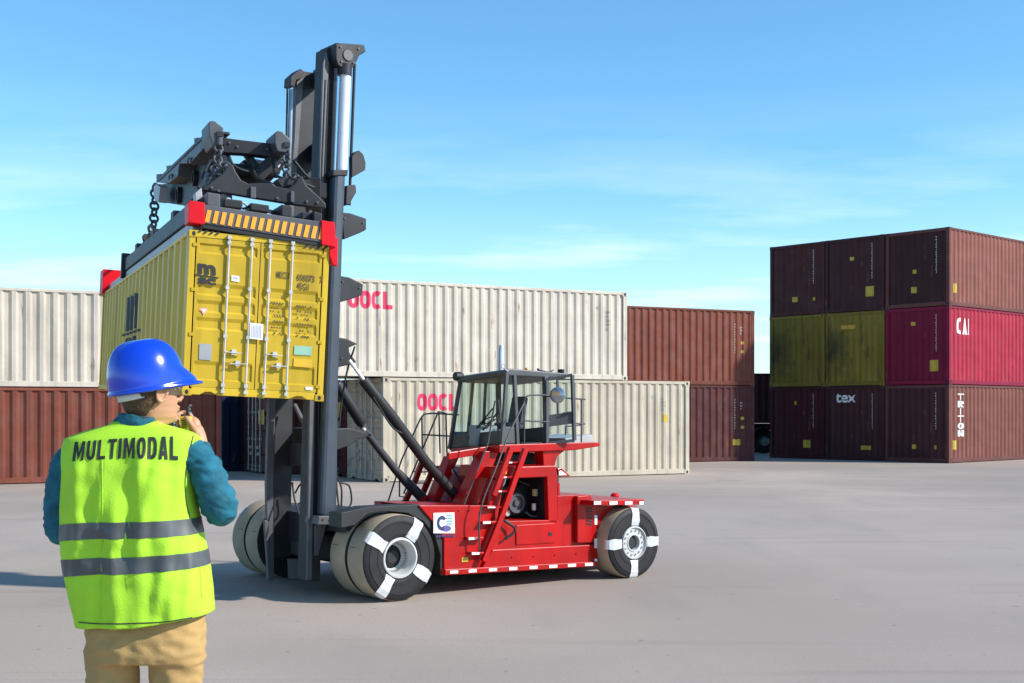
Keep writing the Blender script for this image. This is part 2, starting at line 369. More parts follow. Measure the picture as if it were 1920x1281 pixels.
def container(P, th, L, Wd, H, mat, label, group=None, name='shipping_container', front='end', rot=None, per=.27, dep=.036, k=1.0, fmat=None, rods=None, emat=None):
    """front: 'end' (corrugated) or 'door' at x=0. k scales details."""
    r = empty(name, P, rot if rot is not None else Matrix.Rotation(th, 3, 'Z').to_quaternion(), label=label, cat='shipping container', group=group)
    c = .16 * k; fmat = fmat or mat
    fr = MB()
    for x in (0, L - c * .8):
        for y in (0, Wd - c * .8): fr.box(x + .004, x + c * .8 - .004, y + .004, y + c * .8 - .004, .1 * k, H - .1 * k)
    for y in (0.003, Wd - .07 * k):
        fr.box(c, L - c, y, y + .067 * k, H - .075 * k, H - .004); fr.box(c, L - c, y, y + .067 * k, .02 * k, .15 * k)
    for x in (0.004, L - .08 * k):
        fr.box(x, x + .076 * k, c, Wd - c, H - .11 * k, H - .003)
        if not (front == 'door' and x < 1): fr.box(x, x + .076 * k, c, Wd - c, .02 * k, .15 * k)
    if front == 'door':      # sill with forklift-style notches
        prof_ = [(c, .02 * k), (Wd * .12, .02 * k), (Wd * .16, .075 * k), (Wd * .20, .075 * k), (Wd * .25, .02 * k), (Wd * .75, .02 * k), (Wd * .80, .075 * k), (Wd * .84, .075 * k), (Wd * .88, .02 * k), (Wd - c, .02 * k), (Wd - c, .15 * k), (c, .15 * k)]
        fr.prism([Vector((.004, y, z)) for y, z in prof_], Vector((.07 * k, 0, 0)))
    fr.build('frame', fmat, r, True, bevel=.008 * k)
    for x in (0, L - c):
        for y in (0, Wd - c):
            for z in (0, H - .118 * k):
                co = MB().box(x - .004 * k, x + c + .004 * k, y - .004 * k, y + c + .004 * k, z - .001, z + .12 * k).build('corner_casting', fmat, r, True, bevel=.012 * k)
                oval = [(math.cos(a), math.sin(a)) for a in [i * math.pi / 6 for i in range(12)]]
                xx = -.006 * k if x == 0 else L + .003 * k
                q = Vector((xx, y + c / 2, z + .06 * k))
                MB().prism([q + Vector((0, a * .030 * k, b * .042 * k)) for a, b in oval], Vector((.003 * k, 0, 0))).build('casting_hole', BLK, co, True)
                q = Vector((x + c / 2, -.006 * k if y == 0 else Wd + .003 * k, z + .06 * k))
                MB().prism([q + Vector((a * .035 * k, 0, b * .042 * k)) for a, b in oval], Vector((0, .003 * k, 0))).build('casting_hole', BLK, co, True)
    e = .012 * k
    for y, D in ((e, 1), (Wd - e, -1)):
        p = MB(); corr_panel(p, Vector((c * .8, y, .145 * k)), Vector((1, 0, 0)), Vector((0, 0, 1)), Vector((0, D, 0)), L - 1.6 * c, H - .215 * k, per, dep)
        p.build('side_panel', mat, r, True)
    p = MB(); corr_panel(p, Vector((.07 * k, .06 * k, H - .012 * k)), Vector((1, 0, 0)), Vector((0, 1, 0)), Vector((0, 0, -1)), L - .14 * k, Wd - .12 * k, per * .8, .02 * k); p.build('roof', mat, r, True)
    MB().box(.08 * k, L - .08 * k, .07 * k, Wd - .07 * k, .12 * k, .145 * k).build('floor_panel', BLK, r, True)
    p = MB(); corr_panel(p, Vector((L - e, c * .8, .145 * k)), Vector((0, 1, 0)), Vector((0, 0, 1)), Vector((-1, 0, 0)), Wd - 1.6 * c, H - .25 * k, per * .9, dep); p.build('end_panel', mat, r, True)
    if front == 'end':
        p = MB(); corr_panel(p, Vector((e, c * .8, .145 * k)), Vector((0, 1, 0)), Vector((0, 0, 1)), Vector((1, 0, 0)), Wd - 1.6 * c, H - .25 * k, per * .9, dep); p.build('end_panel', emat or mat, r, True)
    else:
        ya, yb, ym = c * .8, Wd - c * .8, Wd / 2
        z0, z1 = .155 * k, H - .118 * k
        for (a, b) in ((ya + .004, ym - .008 * k), (ym + .008 * k, yb - .004)):
            d = MB(); w = b - a; ed = .10 * k; x0 = .012 * k
            # edge frame of the door leaf
            zs = [z0 + (z1 - z0) * f for f in (0, .055, .17, .215, .415, .455, .535, .575, .66, .70, .895, .945, 1)]
            dp = [0, .03, .03, 0, 0, .03, .03, 0, 0, .03, .03, 0, 0] if False else None
            # horizontally ribbed leaf: list of (height fraction, depth)
            rib = [(0, 0), (.045, 0), (.055, .030), (.150, .030), (.175, 0), (.385, 0), (.40, .030), (.445, .030), (.47, 0), (.50, 0), (.515, .030), (.56, .030), (.585, 0), (.615, 0), (.63, .030), (.675, .030), (.70, 0), (.895, 0), (.91, .030), (.95, .030), (.965, 0), (1, 0)]
            vs = []
            for f, q in rib:
                z = z0 + (z1 - z0) * f
                vs += [Vector((x0, a, z)), Vector((x0, a + ed * .45, z)), Vector((x0 + q * k, a + ed * .6, z)), Vector((x0 + q * k, b - ed * .6, z)), Vector((x0, b - ed * .45, z)), Vector((x0, b, z))]
            d.add(vs, [[i * 6 + j, i * 6 + j + 1, (i + 1) * 6 + j + 1, (i + 1) * 6 + j] for i in range(len(rib) - 1) for j in range(5)])
            do = d.build('door', mat, r, True)
            for fy in ((.50, .86) if a < ym - .1 else (.14, .50)):
                yy = a + w * fy; rd = MB().tube([(-.030 * k, yy, z0 - .075 * k), (-.030 * k, yy, z1 + .07 * k)], .019 * k, 8)
                for zz in (z0 - .06 * k, z0 + .05 * k, z0 + (z1 - z0) * .35, z0 + (z1 - z0) * .68, z1 - .05 * k, z1 + .045 * k):
                    rd.box(-.052 * k, x0 - .001, yy - .032 * k, yy + .032 * k, zz - .03 * k, zz + .03 * k)
                ro = rd.build('lock_rod', rods or STL, do, True, smooth='auto')
            for fy, sgn, fz in (((.50, 1, .17), (.86, -1, .245)) if a < ym - .1 else ((.14, 1, .17), (.50, -1, .245))):
                yy = a + w * fy; zz = z0 + (z1 - z0) * fz
                hd = MB().bar((-.045 * k, yy, zz), (-.05 * k, yy + sgn * .30 * k, zz - .012 * k), .03 * k, .016 * k)
                hd.box(-.05 * k, 0.01 * k, yy + sgn * .16 * k - .04 * k, yy + sgn * .16 * k + .04 * k, zz - .045 * k, zz + .05 * k)
                hd.build('handle', rods or STL, do, True, bevel=.004 * k)
            hg = MB(); ye = a if a < ym else b
            for fz in (.04, .35, .65, .95):
                zz = z0 + (z1 - z0) * fz; q = ye + (-.045 * k if a < ym else .045 * k)
                hg.box(-.006 * k, x0 + .01 * k, min(ye, q) - .02 * k, max(ye, q) + .02 * k, zz - .03 * k, zz + .03 * k)
            hg.build('hinge', fmat, do, True, bevel=.004 * k)
        gk = MB(); gk.box(.020 * k, .03 * k, ym - .010 * k, ym + .010 * k, z0, z1); gk.box(.02 * k, .03 * k, ya, yb, z1 - .002, z1 + .015 * k); gk.box(.02 * k, .03 * k, ya, yb, z0 - .014 * k, z0)
        gk.build('gasket', BLK, r, True)
    r['_L'] = L; r['_W'] = Wd; r['_H'] = H; r['_per'] = per; r['_dep'] = dep; r['_k'] = k
    return r
def side_text(r, s, x0, x1, z0, z1, mat, name='lettering', side=0, bold=.02, off=.007, mirror=False, stack=False, rotate=False, spacing=1.0):
    """text on a corrugated long side; side 0 = y0 face, 1 = y=W face. x0<x1 in reading order"""
    Wd, per, dep, k, H = r['_W'], r['_per'], r['_dep'], r['_k'], r['_H']; e = .012 * k; c = .16 * k
    nb = max(10, int(abs(x1 - x0) / per * 26))
    mb = MB()
    items = [(s, x0, x1, z0, z1)]
    if stack:
        h = (z1 - z0) / len(s); items = [(ch, x0, x1, z1 - (i + 1) * h + h * .1, z1 - i * h) for i, ch in enumerate(s)]
    for (tx, a, b, c0, c1) in items:
        if stack and tx == 'I': a, b = a + (b - a) * .34, a + (b - a) * .66
        vs, fs, asp = block2d(tx, *bold, slice_x=nb) if isinstance(bold, tuple) else text2d(tx, bold, nb, 0, spacing)
        out = []
        for (u, v) in vs:
            if rotate: u, v = v, 1 - u
            x = a + (b - a) * u; z = c0 + (c1 - c0) * v; d = prof(x - c * .8, per, dep) - off
            out.append((x, e + d, z) if side == 0 else (x, Wd - e - d, z))
        mb.add(out, fs)
    return mb.build(name, mat, r, True)
def end_marks(r, rects, mat, name='marking', x=-.006):
    if name == 'placard' and len(rects) > 1: return [end_marks(r, [q], mat, name) for q in rects]
    """flat rectangles on the x=0 end following the corrugation: (y0,y1,z0,z1)"""
    k = r['_k']; c = .16 * k; per = r['_per'] * .9; dep = r['_dep']; mb = MB()
    for (y0, y1, z0, z1) in rects:
        br = [y0] + [c * .8 + b for b in breaks(0, r['_W'], per) if y0 < c * .8 + b < y1] + [y1]; vs = []
        for y in br:
            q = .012 * k + prof(y - c * .8, per, dep) - .005; vs += [(q, y, z0), (q, y, z1)]
        mb.add(vs, [[2 * i, 2 * i + 2, 2 * i + 3, 2 * i + 1] for i in range(len(br) - 1)])
    return mb.build(name, mat, r, True)
def side_marks(r, rects, mat, name='marking'):
    if name == 'placard' and len(rects) > 1: return [side_marks(r, [q], mat, name) for q in rects]
    k = r['_k']; c = .16 * k; per = r['_per']; dep = r['_dep']; mb = MB()
    for (x0, x1, z0, z1) in rects:
        br = [x0] + [c * .8 + b for b in breaks(0, r['_L'], per) if x0 < c * .8 + b < x1] + [x1]; vs = []
        for x in br:
            q = .012 * k + prof(x - c * .8, per, dep) - .005; vs += [(x, q, z0), (x, q, z1)]
        mb.add(vs, [[2 * i, 2 * i + 2, 2 * i + 3, 2 * i + 1] for i in range(len(br) - 1)])
    return mb.build(name, mat, r, True)
def charcol(x, z0, z1, n, w=.05):
    h = (z1 - z0) / n; o = []
    for i in range(n):
        z = z0 + i * h
        o.append((x, x + w * .45, z + h * .1, z + h * .8)); 
        if (i * 7) % 3: o.append((x + w * .55, x + w, z + h * .35, z + h * .6))
    return o

BEIGE = cmat('beige', (.46, .395, .305), rust=.15, dust=.1)
BEIGE2 = cmat('cream', (.53, .465, .385), rust=.1, dust=.1)
BROWN = cmat('faded_brown', (.175, .048, .030), rust=.2, dust=.2)
BRN2 = cmat('brown', (.085, .024, .023), rust=.25)
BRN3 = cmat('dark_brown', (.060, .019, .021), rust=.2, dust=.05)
PINKB = cmat('bleached_brown', (.21, .072, .054), rust=.15, dust=.1)
CRIM = cmat('crimson', (.34, .018, .042), rust=.05, dust=.1)
OLIVE = material('container_olive', (.22, .155, .02), .7, spec=.22, var=.1, scale=1.5, streak=True, rust=.9, rustcol=(.06, .048, .015), dust=.05)
_t = OLIVE.node_tree; _n = _t.nodes; _b = _n['Principled BSDF']; _src = _b.inputs['Base Color'].links[0].from_socket
_tc = _n.new('ShaderNodeTexCoord'); _mp = _n.new('ShaderNodeMapping'); _mp.inputs['Location'].default_value = (0, -2.05, -.95); _mp.inputs['Scale'].default_value = (.3, 1.0, .75); _ln = _n.new('ShaderNodeVectorMath'); _ln.operation = 'LENGTH'
_t.links.new(_tc.outputs['Object'], _mp.inputs[0]); _t.links.new(_mp.outputs[0], _ln.inputs[0])
_nz = _n.new('ShaderNodeTexNoise'); _nz.inputs['Scale'].default_value = 3.5; _nz.inputs['Detail'].default_value = 6; _t.links.new(_tc.outputs['Object'], _nz.inputs['Vector'])
_ad = _n.new('ShaderNodeMath'); _ad.operation = 'ADD'; _t.links.new(_ln.outputs['Value'], _ad.inputs[0]); _t.links.new(_nz.outputs[0], _ad.inputs[1])
_mr = _n.new('ShaderNodeMapRange'); _mr.inputs[1].default_value = .55; _mr.inputs[2].default_value = 1.25; _mr.inputs[3].default_value = .85; _mr.inputs[4].default_value = 0; _t.links.new(_ad.outputs[0], _mr.inputs[0])
_mx = _n.new('ShaderNodeMix'); _mx.data_type = 'RGBA'; _mx.inputs[7].default_value = (.035, .03, .018, 1); _t.links.new(_mr.outputs[0], _mx.inputs[0]); _t.links.new(_src, _mx.inputs[6]); _t.links.new(_mx.outputs[2], _b.inputs['Base Color'])
NAVY = cmat('navy', (.006, .016, .05), rust=.1, dust=0)
MAROON = cmat('maroon', (.065, .009, .014), rust=.2, dust=.05)

TB = R(27.9); d1 = Vector((math.cos(TB), math.sin(TB), 0)); d2 = Vector((-math.sin(TB), math.cos(TB), 0))
B0 = Vector((-3.09, 30.68, 0)); gB = 'containers in the beige and brown row'
c1 = container(B0, TB, 8.97, 2.44, 2.52, BEIGE, 'beige container on the ground behind the red machine, red letters beside the cab', gB, front='door', per=.25)
side_text(c1, 'OOCL', .90, 2.0, 1.73, 2.14, material('crimson_letter', (.72, .02, .09), .6), bold=(.33, .24, .10))
side_marks(c1, [(8.1, 8.28, 1.42, 1.62)], YEL, 'placard'); side_marks(c1, charcol(8.05, 1.72, 2.1, 4, .16) + charcol(7.75, 2.05, 2.15, 1, .16), material('faint_ink', (.3, .28, .24), .7))
side_marks(c1, [(5.2, 5.4, .95, 1.1)], material('faint_ink', (.3, .28, .24), .7), 'stain')
c2 = container(B0 - d1 * 1.74 + Vector((0, 0, 2.522)), TB, 8.70, 2.44, 2.34, BEIGE2, 'cream container on top of the beige one, against the sky right of the mast', gB, front='door', per=.25)
side_text(c2, 'OOCL', .86, 2.0, 1.64, 2.06, material('crimson_letter', (.72, .02, .09), .6), bold=(.33, .24, .10))
side_marks(c2, charcol(8.05, 1.3, 1.85, 5, .12) + charcol(7.75, 1.85, 1.95, 1, .16), material('faint_ink', (.3, .28, .24), .7))
# doors seen below the lifted container
c3 = container(B0 + d2 * 2.47, TB, 8.9, 2.44, 2.52, MAROON, 'maroon container with closed doors, next to the beige one behind the mast', gB, front='door')
c4 = container(B0 + d2 * 4.94 - d1 * 1.3, TB, 8.9, 2.44, 2.52, BRN2, 'brown container with yellow labels on its doors, between the maroon and navy ones', gB, front='door')
c5 = container(B0 + d2 * 7.41 - d1 * 1.9, TB, 8.9, 2.44, 2.52, NAVY, 'navy blue container with closed doors, below the lifted yellow container', gB, front='door')
def door_flat(r, rects, mat, name):
    mb = MB()
    for (y0, y1, z0, z1) in rects: mb.add([(.004, y0, z0), (.004, y1, z0), (.004, y1, z1), (.004, y0, z1)], [[0, 1, 2, 3]])
    return mb.build(name, mat, r, True)
door_flat(c3, [(.45, .9, 1.55, 1.95)], YEL, 'label'); door_flat(c1, [(1.9, 2.2, 1.55, 1.9)], YEL, 'label')
door_flat(c4, [(.4, .95, 1.35, 1.75)], YEL, 'label'); door_flat(c4, [(.4, .95, 2.05, 2.3)], YEL, 'label')
door_flat(c5, [(.35, .9, 1.9 - .12 * i, 1.96 - .12 * i) for i in range(6)] + [(.4, .8, 2.2, 2.3)], material('pale_blue_mark', (.3, .38, .5), .6), 'marking')
# left pair
PL = Vector((-7.34, 32.3, 0)) - d1 * 12.19
c6 = container(PL, TB, 12.19, 2.44, 2.27, BROWN, 'faded brown container on the ground behind the worker', gB, per=.31, dep=.045)
side_marks(c6, charcol(11.0, 1.2, 1.9, 8, .07) + charcol(11.4, 1.2, 1.9, 8, .07), WMK); side_marks(c6, [(11.35, 11.6, .75, .95)], YEL, 'placard')
c7 = container(PL + Vector((0, 0, 2.272)) - d1 * .02, TB, 12.19, 2.44, 2.34, BEIGE2, 'cream container stacked on the faded brown one at the left edge', gB, per=.31, dep=.045)
# brown pair right of the beige stack
TC = math.atan2(2.24, 4.68); e1 = Vector((math.cos(TC), math.sin(TC), 0)); PC = Vector((8.38, 44.2, 0)) - e1 * 12.19
for z, mt, lb in ((0, BRN2, 'dark brown container on the ground right of the beige stack'), (2.592, BROWN, 'reddish brown container on top, between the cream container and the open sky')):
    c = container(PC + Vector((0, 0, z)), TC, 12.19, 2.44, 2.59, mt, lb, gB)
    side_marks(c, charcol(11.38, 1.1, 2.15, 12, .045) + charcol(11.62, 1.75, 2.05, 3, .08), material('dim_mark', (.40, .36, .34), .7))
    side_marks(c, [(11.64, 11.75, 1.42, 1.52), (11.64, 11.75, 1.12, 1.21)] + ([(11.3, 11.62, .55, .75)] if z == 0 else []), YEL, 'placard')
# right stack, three high, three across
TR = R(42.3); f1 = Vector((math.cos(TR), math.sin(TR), 0)); f2 = Vector((-math.sin(TR), math.cos(TR), 0)); PR = Vector((14.34, 42.0, 0)); gR = 'three-high stack at the right'
lay = {(0, 0): (PINKB, 'bleached brown container at the foot of the right stack, white letters down its side'),
       (0, 1): (CRIM, 'crimson container in the middle of the right stack, with short white letters'),
       (0, 2): (BROWN, 'bleached brown container on top of the right stack at its near corner'),
       (1, 0): (BRN3, 'dark brown container at the foot of the right stack, white letters tex'),
       (1, 1): (OLIVE, 'olive yellow container beside the crimson one, dark stain on its end'),
       (1, 2): (BRN3, 'dark brown container in the middle of the top row of the right stack'),
       (2, 0): (MAROON, 'maroon container at the foot of the right stack, farthest left'),
       (2, 1): (OLIVE, 'olive yellow container at the left edge of the right stack'),
       (2, 2): (BRN2, 'brown container on the top left of the right stack against the sky')}
for (i, j), (mt, lb) in lay.items():
    EM = None if i else (cmat('crimson_end_shade', (.20, .008, .035), rust=.1, dust=.03) if j == 1 else BRN3)  # near column: shade of the end faces put into darker end colours
    zj = j * 2.592; shift = (.03, 0, .02)[i] if j == 2 else (0, .02, .01)[(i + j) % 3]
    if (i, j) == (0, 2): mt = PINKB
    c = container(PR + f2 * (2.40 * i) + f1 * shift + Vector((0, 0, zj)), TR, 12.19, 2.37, 2.59, mt, lb, gR, emat=EM, fmat=None if i else (EM if j == 1 else cmat('shaded_brown', (.13, .045, .038), rust=.3)))  # near column frames also coloured darker, to go with the painted shade of the ends
    if mt is not OLIVE: end_marks(c, charcol(.48, 1.1, 2.35, 15, .045), WMK)
    mk = {(0, 0): [(1.2, 1.35, .45, .6), (.45, .55, .45, .58)], (0, 1): [(.40, .72, .45, .82), (1.25, 1.4, 2.0, 2.12)], (0, 2): [(1.2, 1.4, .5, .7), (1.22, 1.34, 1.15, 1.28)],
          (1, 0): [(.55, .95, .38, .52)], (1, 1): [], (1, 2): [(.4, .75, .5, .85), (1.2, 1.35, 1.8, 1.92)], (2, 0): [(.6, .9, .4, .68), (1.2, 1.3, 1.95, 2.08)], (2, 1): [], (2, 2): [(1.15, 1.38, .5, .68), (.4, .52, .5, .62)]}[(i, j)]
    if mk: end_marks(c, mk, YEL, 'placard')
    if i == 0 and j != 1: side_marks(c, [(.32, .55, .45, .75)], YEL, 'placard')
    if (i, j) == (0, 0): side_text(c, 'TRITON', .62, .98, .85, 2.30, WMK, bold=(.28, .2, .1), stack=True)
    if (i, j) == (0, 1): side_text(c, 'CAI', .55, 1.35, 1.68, 2.22, WMK, bold=(.30, .2, .14))
    if (i, j) == (1, 1):
        blot = material('soot_stain', (.10, .085, .03), .8)
        end_marks(c, [(1.15, 1.75, 2.0, 2.14)], material('orange_mark', (.55, .30, .02), .6), 'lettering')
    if (i, j) == (1, 0):
        vs, fs, a = text2d('tex', .02, 40, 0); k = 1
        ov = []
        for (u, v) in vs:
            y = 1.95 - .82 * u; q = .012 + prof(y - .128, .27 * .9, .036) - .005; ov.append((q, y, 2.02 + .32 * v))
        MB().add(ov, fs).build('lettering', WMK, c, True)
# ------------------------------------------------------------------ trailer in the gap
def trailer():
    P = Vector((8.9, 52, 0)); r = empty('parked_trailer', P, label='dark semi-trailer chassis parked in the gap between the brown pair and the right stack', cat='trailer')
    m = MB(); m.box(-7, 6, .55, .75, .95, 1.2); m.box(-7, 6, 1.75, 1.95, .95, 1.2)
    for x in (-6, -3, 0, 1.4, 2.8, 5.6): m.box(x, x + .15, .05, 2.45, 1.0, 1.14)
    m.build('chassis', BLK, r, True, bevel=.01)
    for x in (.2, 1.4):
        for y, s in ((.25, 1), (2.25, -1)):
            w = MB(); w.lathe([(.2, -.02), (.24, 0), (.45, .0), (.5, .05), (.5, .27), (.45, .32), (.2, .32)], (x, y, .5), (0, s, 0), (1, 0, 0), 28)
            wo = w.build('wheel', TYR, r, True, smooth='auto')
            MB().lathe([(0, .06), (.09, .06), (.1, .1), (.2, .12), (.24, .0)], (x, y, .5), (0, s, 0), (1, 0, 0), 20).build('rim', RIM, wo, True, smooth='auto')
    for x in (.2, 1.4):
        g = MB(); pts = [Vector((x + .6 * math.cos(a), 0.0, .5 + .58 * math.sin(a))) for a in [R(15 + 15 * i) for i in range(11)]]
        for i in range(10): g.prism([pts[i], pts[i + 1], pts[i + 1] * 1 + Vector((0, .6, 0)), pts[i] + Vector((0, .6, 0))], Vector((0, 0, .02)))
        g.build('mudguard', DKL, r, True)
    container(P + Vector((-6.9, .02, 1.21)), 0, 12.19, 2.44, 2.05, BRN2, 'dark brown container on the trailer in the gap between the stacks')
trailer()

# ================================================================== container handler (red machine); its own axes: U along it, V across it
TH = R(38); U = Vector((math.cos(TH), math.sin(TH), 0)); V = Vector((-math.sin(TH), math.cos(TH), 0)); O = Vector((-1.003, 11.46, 0))
def T(px, py, v): return hit(px, py, O + V * v, V)
TK = empty('container_handler', O, label='red container handling truck with a tall charcoal mast, four silver strips on each wheel', cat='container handler')
def pl(name, poly, v0, v1, mat, parent=TK, bevel=.004, drop=0, **k):
    a = [T(x, y, v0) for x, y in poly]; d = V * (v1 - v0) - Vector((0, 0, drop))
    return MB().prism(a, d).build(name, mat, parent, bevel=bevel, **k)
def tb(name, pts, r, mat, parent=TK, curve=False, seg=10, **k):
    P = [T(*p) for p in pts]
    if curve: P = smooth_path(P, 6)
    return MB().tube(P, r, seg).build(name, mat, parent, smooth='auto', **k)
# ---- body
body = pl('chassis', [(833, 1078), (1121, 1062), (1120, 945), (1104, 927), (1045, 930), (1045, 975), (930, 978), (928, 948), (786, 948), (812, 978), (833, 1010)], .10, .78, RED)
pl('chassis_core', [(835, 1070), (1121, 1055), (1121, 985), (660, 992), (660, 1030), (835, 1035)], .785, 2.35, DK)
pl('rear_body', [(1122, 1040), (1122, 955), (1190, 950), (1192, 1035)], .42, 2.2, RED)
pl('side_skirt', [(900, 1074), (1121, 1062), (1121, 1021), (924, 1031)], .05, .097, RED, body, bevel=.008)
pl('battery_box', [(1083, 1018), (1119, 1017), (1119, 946), (1104, 929), (1083, 931)], .045, .097, RED, body, bevel=.006)
vt = MB()
for i in range(6): vt.prism([T(1100, 951 + i * 6, .040), T(1110, 952 + i * 6, .040), T(1110, 955 + i * 6, .040), T(1100, 954 + i * 6, .040)], V * .004)
vt.build('vent', BLK, body)
rail = pl('bumper_rail', [(835, 1079), (1121, 1062), (1121, 1053), (835, 1068)], .02, .098, RED, bevel=.006)
for x in (851, 886, 924, 962, 1000, 1037, 1072, 1104):
    y = 1073.5 - (x - 835) * .0565
    pl('reflector', [(x - 7, y + 3.2), (x + 8, y + 2.4), (x + 8, y - 3), (x - 7, y - 2.2)], .014, .019, WHT, rail, bevel=0)
for y0, y1 in ((966, 984), (1010, 1028), (1048, 1059)):
    pl('reflector', [(1115, y0), (1120, y0), (1120, y1), (1115, y1)], .038, .044, WHT, rail, bevel=0)
fp = [(640, 990), (640, 962), (690, 951), (786, 946), (800, 960), (822, 985), (835, 1012), (834, 1079), (825, 1079), (826, 1040), (815, 1003), (795, 978), (765, 962), (720, 958), (690, 963), (665, 985)]
fa = [T(x, y, .12) for x, y in fp]
pl('front_fender', fp, .12, .34, BLK)
pl('front_deck', [(648, 1000), (648, 972), (690, 966), (780, 964), (790, 990)], .345, 1.9, BLK)
# ---- engine bay
pl('bay_wall', [(926, 980), (1048, 978), (1048, 880), (926, 880)], .80, .84, BLK)
pl('bay_post', [(1026, 892), (1045, 890), (1045, 980), (1029, 980)], .10, .16, RED)
pl('bay_post', [(925, 900), (946, 898), (932, 978), (912, 980)], .14, .18, RED)
pl('bay_liner', [(1022, 892), (1046, 891), (1046, 979), (1024, 979)], .165, .79, BLK)
pl('bay_rear', [(1046, 905), (1050, 905), (1050, 975), (1046, 975)], .16, .79, RED)
hb_ = pl('hood_beam', [(940, 876), (1043, 873), (1045, 894), (935, 898)], .10, .78, RED, bevel=.01)
pl('hood', [(903, 886), (876, 946), (930, 946), (936, 886)], .62, 1.22, RED, bevel=.012)
pl('hood_top', [(905, 878), (1040, 872), (1040, 884), (900, 886)], .78, 1.6, RED)
en = MB(); eng = pl('engine', [(940, 970), (1015, 968), (1018, 925), (990, 905), (942, 912)], .45, .78, BLK, bevel=.02)
c_ = T(966, 943, .36); MB().lathe([(.0, -.03), (.03, -.03), (.035, -.01), (.07, -.01), (.075, -.03), (.10, -.03), (.105, .0), (.10, .06), (0, .06)], c_, V, U, 28).build('pulley', DKL, eng, smooth='auto')
c_ = T(950, 962, .38); MB().lathe([(.0, -.02), (.03, -.02), (.04, .0), (.04, .05), (0, .05)], c_, V, U, 20).build('pulley', STL, eng, smooth='auto')
for x in (1001, 1011):
    MB().tube([T(x, 944, .30), T(x, 957, .30)], .022, 14).build('oil_filter', WHT, eng, smooth='auto', bevel=.004)
MB().tube([T(1003, 917, .30), T(1003, 930, .30)], .03, 14).build('fuel_filter', material('dull_brass', (.42, .38, .16), .5), eng, smooth='auto', bevel=.004)
tb('hose', [(942, 905, .3), (955, 897, .28), (975, 903, .3), (992, 910, .3)], .010, BLK, eng, True)
tb('hose', [(985, 960, .33), (997, 968, .3), (1012, 966, .3), (1019, 945, .3)], .010, DKL, eng, True)
tb('pipe', [(936, 918, .25), (945, 905, .25), (948, 888, .25)], .014, CHR, eng, True)
tb('hose', [(945, 976, .05), (963, 988, .03), (964, 998, .03), (948, 1011, .05)], .013, BLK, body, True)
pl('rear_guard', [(1046, 879), (1052, 877), (1070, 893), (1046, 894)], .3, .5, RED)
pl('warning_plate', [(1048, 884), (1052, 882), (1064, 891), (1048, 892)], .29, .297, WHT)
# ---- platform, struts, ladders
plat = pl('platform', [(936, 834), (1112, 829), (1127, 830), (1124, 837), (1080, 844), (936, 849)], .28, 1.10, RED, bevel=.008, drop=.055)
pl('platform_bracket', [(1018, 846), (1060, 844), (1045, 856), (1040, 875), (1020, 876)], .32, .46, RED)
pl('platform_bracket', [(940, 849), (962, 849), (952, 876), (935, 877)], .6, .7, RED)
pl('platform_box', [(1060, 822), (1110, 815), (1114, 829), (1062, 833)], .4, 1.0, material('pale_grey_paint', (.42, .42, .43), .5))
pl('under_platform', [(945, 852), (1015, 850), (1015, 873), (948, 874)], .55, 1.1, BLK)
for v, pts in ((.36, [(909, 846), (936, 846), (896, 948), (864, 948)]), (.98, [(846, 856), (862, 856), (826, 940), (811, 940)])):
    pl('strut', pts, v, v + .14, RED, bevel=.008)
pl('crossbeam', [(852, 880), (905, 876), (905, 884), (852, 887)], .9, .96, material('grey_pipe', (.4, .38, .36), .5))
pl('frame_beam', [(842, 849), (936, 834), (936, 847), (842, 862)], .45, .50, RED)
lad = empty('ladder', O); lad.parent = TK; lad.location = (0, 0, 0)
def ladder(railpts, steps, v, noses=True):
    o = None
    for k_, pts in enumerate(railpts):
        m = MB(); P = [T(x, y, v) for x, y in pts]
        for a, b in zip(P, P[1:]): m.bar(a, b, .055, .045, up=V)
        o2 = m.build('ladder_rail', RED, TK, bevel=.005)
        o = o or o2
    for (xa, ya, xb, yb) in steps:
        s_ = MB(); A = T(xa, ya, v); B = T(xb, yb, v); s_.prism([A, B, B - Vector((0, 0, .012)), A - Vector((0, 0, .012))], V * .12)
        so = s_.build('step', RED, o)
        n_ = MB(); A2 = A - V * .006; B2 = A + (B - A) * .45 - V * .006; n_.prism([A2, B2, B2 - Vector((0, 0, .014)), A2 - Vector((0, 0, .014))], V * .005); n_.build('step_nosing', WHT, o)
ladder([[(985, 842), (939, 971), (906, 1053)], [(958, 840), (925, 930)]], [(948, 866, 974, 866), (936, 894, 965, 893), (928, 920, 955, 920), (914, 950, 945, 950)], .03)
bpy.data.objects.remove(lad)
for (x, y) in ((912, 980), (885, 1010), (891, 1038)):
    pl('foothold', [(x - 6, y - 2), (x + 22, y - 3), (x + 22, y + 2), (x - 6, y + 2)], .03, .097, RED, body, bevel=.003)
    pl('step_nosing', [(x - 6, y - 2), (x + 8, y - 2.5), (x + 8, y + 2), (x - 6, y + 2.5)], .022, .028, WHT, body, bevel=0)
ladder([[(793, 862), (779, 900), (757, 946)], [(812, 880), (790, 932)]], [(787, 884, 806, 884), (778, 905, 800, 905), (768, 925, 792, 925)], 1.55)
pl('far_deck', [(745, 944), (830, 941), (830, 965), (745, 968)], 1.45, 1.9, RED)
